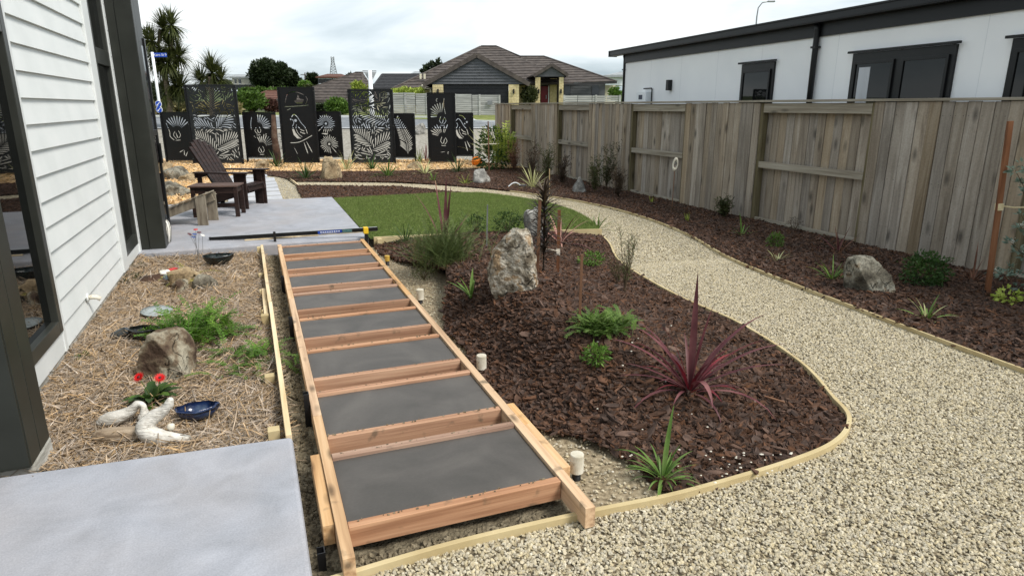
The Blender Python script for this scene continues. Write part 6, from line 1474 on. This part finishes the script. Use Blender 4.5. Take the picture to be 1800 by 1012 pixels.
# greyish leafed shrub at the right margin
p = at_z(1822, 520, 0); rnd = random.Random(9); t = thing('grey_leaf_shrub', 'grey green broad leaved shrub with white flower clusters at the right edge', 'shrub', p, 0); mb, mf, ms = MB(), MB(), MB()
dd0 = depth_of(p.x, p.y)
for (x, y) in [(1790, 505), (1752, 478), (1775, 470), (1790, 440), (1778, 428), (1795, 400), (1798, 450), (1792, 325), (1785, 300), (1797, 290), (1788, 486), (1795, 378), (1805, 340), (1810, 420), (1815, 480), (1812, 300), (1765, 484)]:
    q = at_d(x, y, dd0 + rnd.uniform(-.1, .1)) - Vector(p); ms.tube([(0, 0, 0), (q.x * .3 + .05, q.y * .3, q.z * .6), q], [.006, .004, .002], 4)
    for k in range(17):
        v = Vector((rnd.uniform(-1, 1), rnd.uniform(-1, 1), rnd.uniform(-.5, .8))); mb.leaf(q + v * .03, v, rnd.uniform(.04, .06), .024)
    if y in (478, 428, 400, 450): 
        for k in range(26): v = Vector((rnd.gauss(0, 1), rnd.gauss(0, 1), rnd.gauss(0, 1))) * .014; mf.lathe([(.0, -.004), (.005, 0), (.0, .004)], 5, tuple(q + v + Vector((0, 0, .025))))
mb.build('foliage', 'leaf_grey', t, kind='stuff'); mf.build('flowers', 'petal_white', t, kind='stuff'); ms.build('stems', 'stem_brown', t)
# red gerbera
p = place(268, 712); rnd = random.Random(2); t = thing('gerbera', 'red flowering gerbera with broad green leaves in the straw bed', 'flower', p, 0)
for k in range(22):
    a = 2.4 * k; mb = MB(); L_ = rnd.uniform(.13, .2); e_ = rnd.uniform(.4, 1.25); q = Vector((0, 0, 0)); o0 = len(mb.v); sg = 6
    for j in range(sg + 1):
        tt = j / sg; w = .031 * math.sin(math.pi * min(1, tt * .85 + .12)) ** .8 * (1 + .2 * math.sin(j * 2.6)) + .001; d_ = Vector((math.cos(a) * math.cos(e_), math.sin(a) * math.cos(e_), math.sin(e_))); sd = Vector((-math.sin(a), math.cos(a), 0))
        mb.v += [tuple(q - sd * w + Vector((0, 0, w * .3))), tuple(q), tuple(q + sd * w + Vector((0, 0, w * .3)))]; q = q + d_ * L_ / sg; e_ -= .22
    for j in range(sg): b = j * 3; mb.f += [(b, b + 1, b + 4, b + 3), (b + 1, b + 2, b + 5, b + 4)]
    mb.build('leaf', 'leaf_dark' if k % 3 else 'leaf_mid', t, smooth=True)
for k, (px, py, tx) in enumerate(((244, 663, -.5), (281, 664, .15))):
    r = ray(px, py); kk = (p.y - .02) / r.y; top = Vector((r.x * kk, r.y * kk, EYE + r.z * kk)) - p; fl = MB().tube([(0, 0, 0), top * .5 + Vector((.01, 0, 0)), top], .003, 6).build('stem', 'stem_green', t, smooth=True)
    rot = Matrix.Rotation(tx, 4, 'Y') @ Matrix.Rotation(.55, 4, 'X'); pm = MB()
    for j in range(30):
        a = 6.283 * j / 15 + (j > 14) * .2; l = .031 if j < 15 else .024; e_ = .1 if j < 15 else .35; d_ = rot @ Vector((math.cos(a) * math.cos(e_), math.sin(a) * math.cos(e_), math.sin(e_))); n_ = rot @ Vector((0, 0, 1)); pm.leaf(top + d_ * .006, d_, l, .0095, n_)
    pm.build('petals', 'petal_red', fl); MB().lathe([(0, 0), (.009, .002), (.008, .006), (0, .008)], 12).build('flower_centre', 'poppy_dark', fl, smooth=True, loc=top, rot=rot.to_euler())
# ball, oval ornament, sprinkler, twigs
p = place(838, 293); bl = thing('ball', 'orange basketball with dark seams lying on the golden wood chips', 'ball', (p.x, p.y, .15), .5)
bm = bmesh.new(); bmesh.ops.create_uvsphere(bm, u_segments=28, v_segments=18, radius=.15); me = bpy.data.meshes.new('surface'); bm.to_mesh(me); bm.free(); link('surface', me, 'ball_orange', bl, True)
mb = MB(); ring = lambda f_: mb.tube([f_(6.283 * k / 32) for k in range(33)], .0045, 4, False)
ring(lambda a: (.1505 * math.cos(a), .1505 * math.sin(a), 0)); ring(lambda a: (.1505 * math.cos(a), 0, .1505 * math.sin(a)))
for s in (-1, 1): ring(lambda a: Vector((s * (.06 + .05 * math.cos(2 * a)), math.cos(a), math.sin(a))).normalized() * .1505)
mb.build('seam', 'pipe_black', bl)
b = place(1180, 378); r = ray(1187, 289); k = depth_of(b.x, b.y) / depth_of(r.x, r.y); c = Vector((r.x * k, r.y * k, EYE + r.z * k)) - b
t = thing('garden_ornament', 'white oval shell like ornament on a thin rusty rod in front of the fence rail', 'garden ornament', b, -YAW)
cr3 = Matrix.Rotation(YAW, 3, 'Z') @ c
MB().tube([(0, 0, -.05), (cr3.x * .4, cr3.y, cr3.z * .5), (cr3.x * .9, cr3.y, cr3.z)], .006, 6).build('rod', 'stake_brown', t)
mb = MB(); n, m = 24, 8
for j in range(m + 1):
    for k in range(n):
        a = 6.283 * k / n; q = 6.283 * j / m; rr_ = 1 + .36 * math.cos(q); mb.v.append((.033 * rr_ * math.cos(a) * 1.05, .022 * math.sin(q), .082 * rr_ * math.sin(a)))
for j in range(m):
    for k in range(n): a = j * n + k; b_ = j * n + (k + 1) % n; mb.f.append((a, b_, b_ + n, a + n))
mb.lathe([(0, -.0)] + [], 3) if False else None
o = mb.build('shell_ring', 'pvc_white', t, smooth=True, loc=cr3, rot=(0, .1, 0)); MB().lathe([(0, -.004), (.03, -.003), (.03, .003), (0, .004)], 20).build('shell_inside', 'rock_white', t, smooth=True, loc=cr3, rot=(math.pi / 2, 0, 0)).scale = (1, 2.3, 1)
p = place(905, 331); sp = thing('sprinkler', 'small black and silver garden sprinkler lying by the far path edge', 'sprinkler', (p.x, p.y, 0), 0)
MB().tube([(-.17 + .34 * k / 10, 0, .02 + .1 * math.sin(math.pi * k / 10)) for k in range(11)], .012, 8).build('arc_tube', 'sign_white', sp, smooth=True); MB().tube([(-.2, 0, .03), (-.12, .04, .02), (.0, .05, .02), (.15, .02, .02)], .016, 8).build('hose', 'pipe_black', sp, smooth=True); MB().box(.12, .26, -.04, .04, 0, .07).build('body', 'rubber_grey', sp, bevel=.01)
for i, (a, b_, lab) in enumerate([((1290, 440), (1327, 430), 'pinkish stick lying on the bark bed left of the small green shrub'), ((1343, 705), (1378, 717), 'flat brown bark strip lying in the island bed')]):
    a, b_ = place(*a), place(*b_); o = MB().beam(a + Vector((0, 0, .03)), b_ + Vector((0, 0, .035)), .014, .008).build('stick', 'stake_brown'); tag(o, lab, 'stick')
# stray white stones in the mulch
rnd = random.Random(77); mb = MB()
for k in range(130):
    px, py = rnd.choice([(rnd.uniform(1240, 1420), rnd.uniform(800, 845)), (rnd.uniform(1040, 1330), rnd.uniform(560, 860)), (rnd.uniform(1150, 1500), rnd.uniform(380, 540)), (rnd.uniform(560, 1000), rnd.uniform(300, 325))])
    p = place(px, py); s = rnd.uniform(.004, .009); mb.add([(p.x + s * x, p.y + s * y, p.z + .02 + s * z * .6) for x, y, z in ((1, 0, 0), (0, 1, 0), (-1, .2, 0), (0, -1, 0), (.1, 0, 1), (0, .1, -1))], [(0, 1, 4), (1, 2, 4), (2, 3, 4), (3, 0, 4), (1, 0, 5), (2, 1, 5), (3, 2, 5), (0, 3, 5)])
o = mb.build('scattered_stones', 'pvc_white', kind='stuff'); tag(o, 'small pale stones strewn over the dark bark mulch', 'stones')
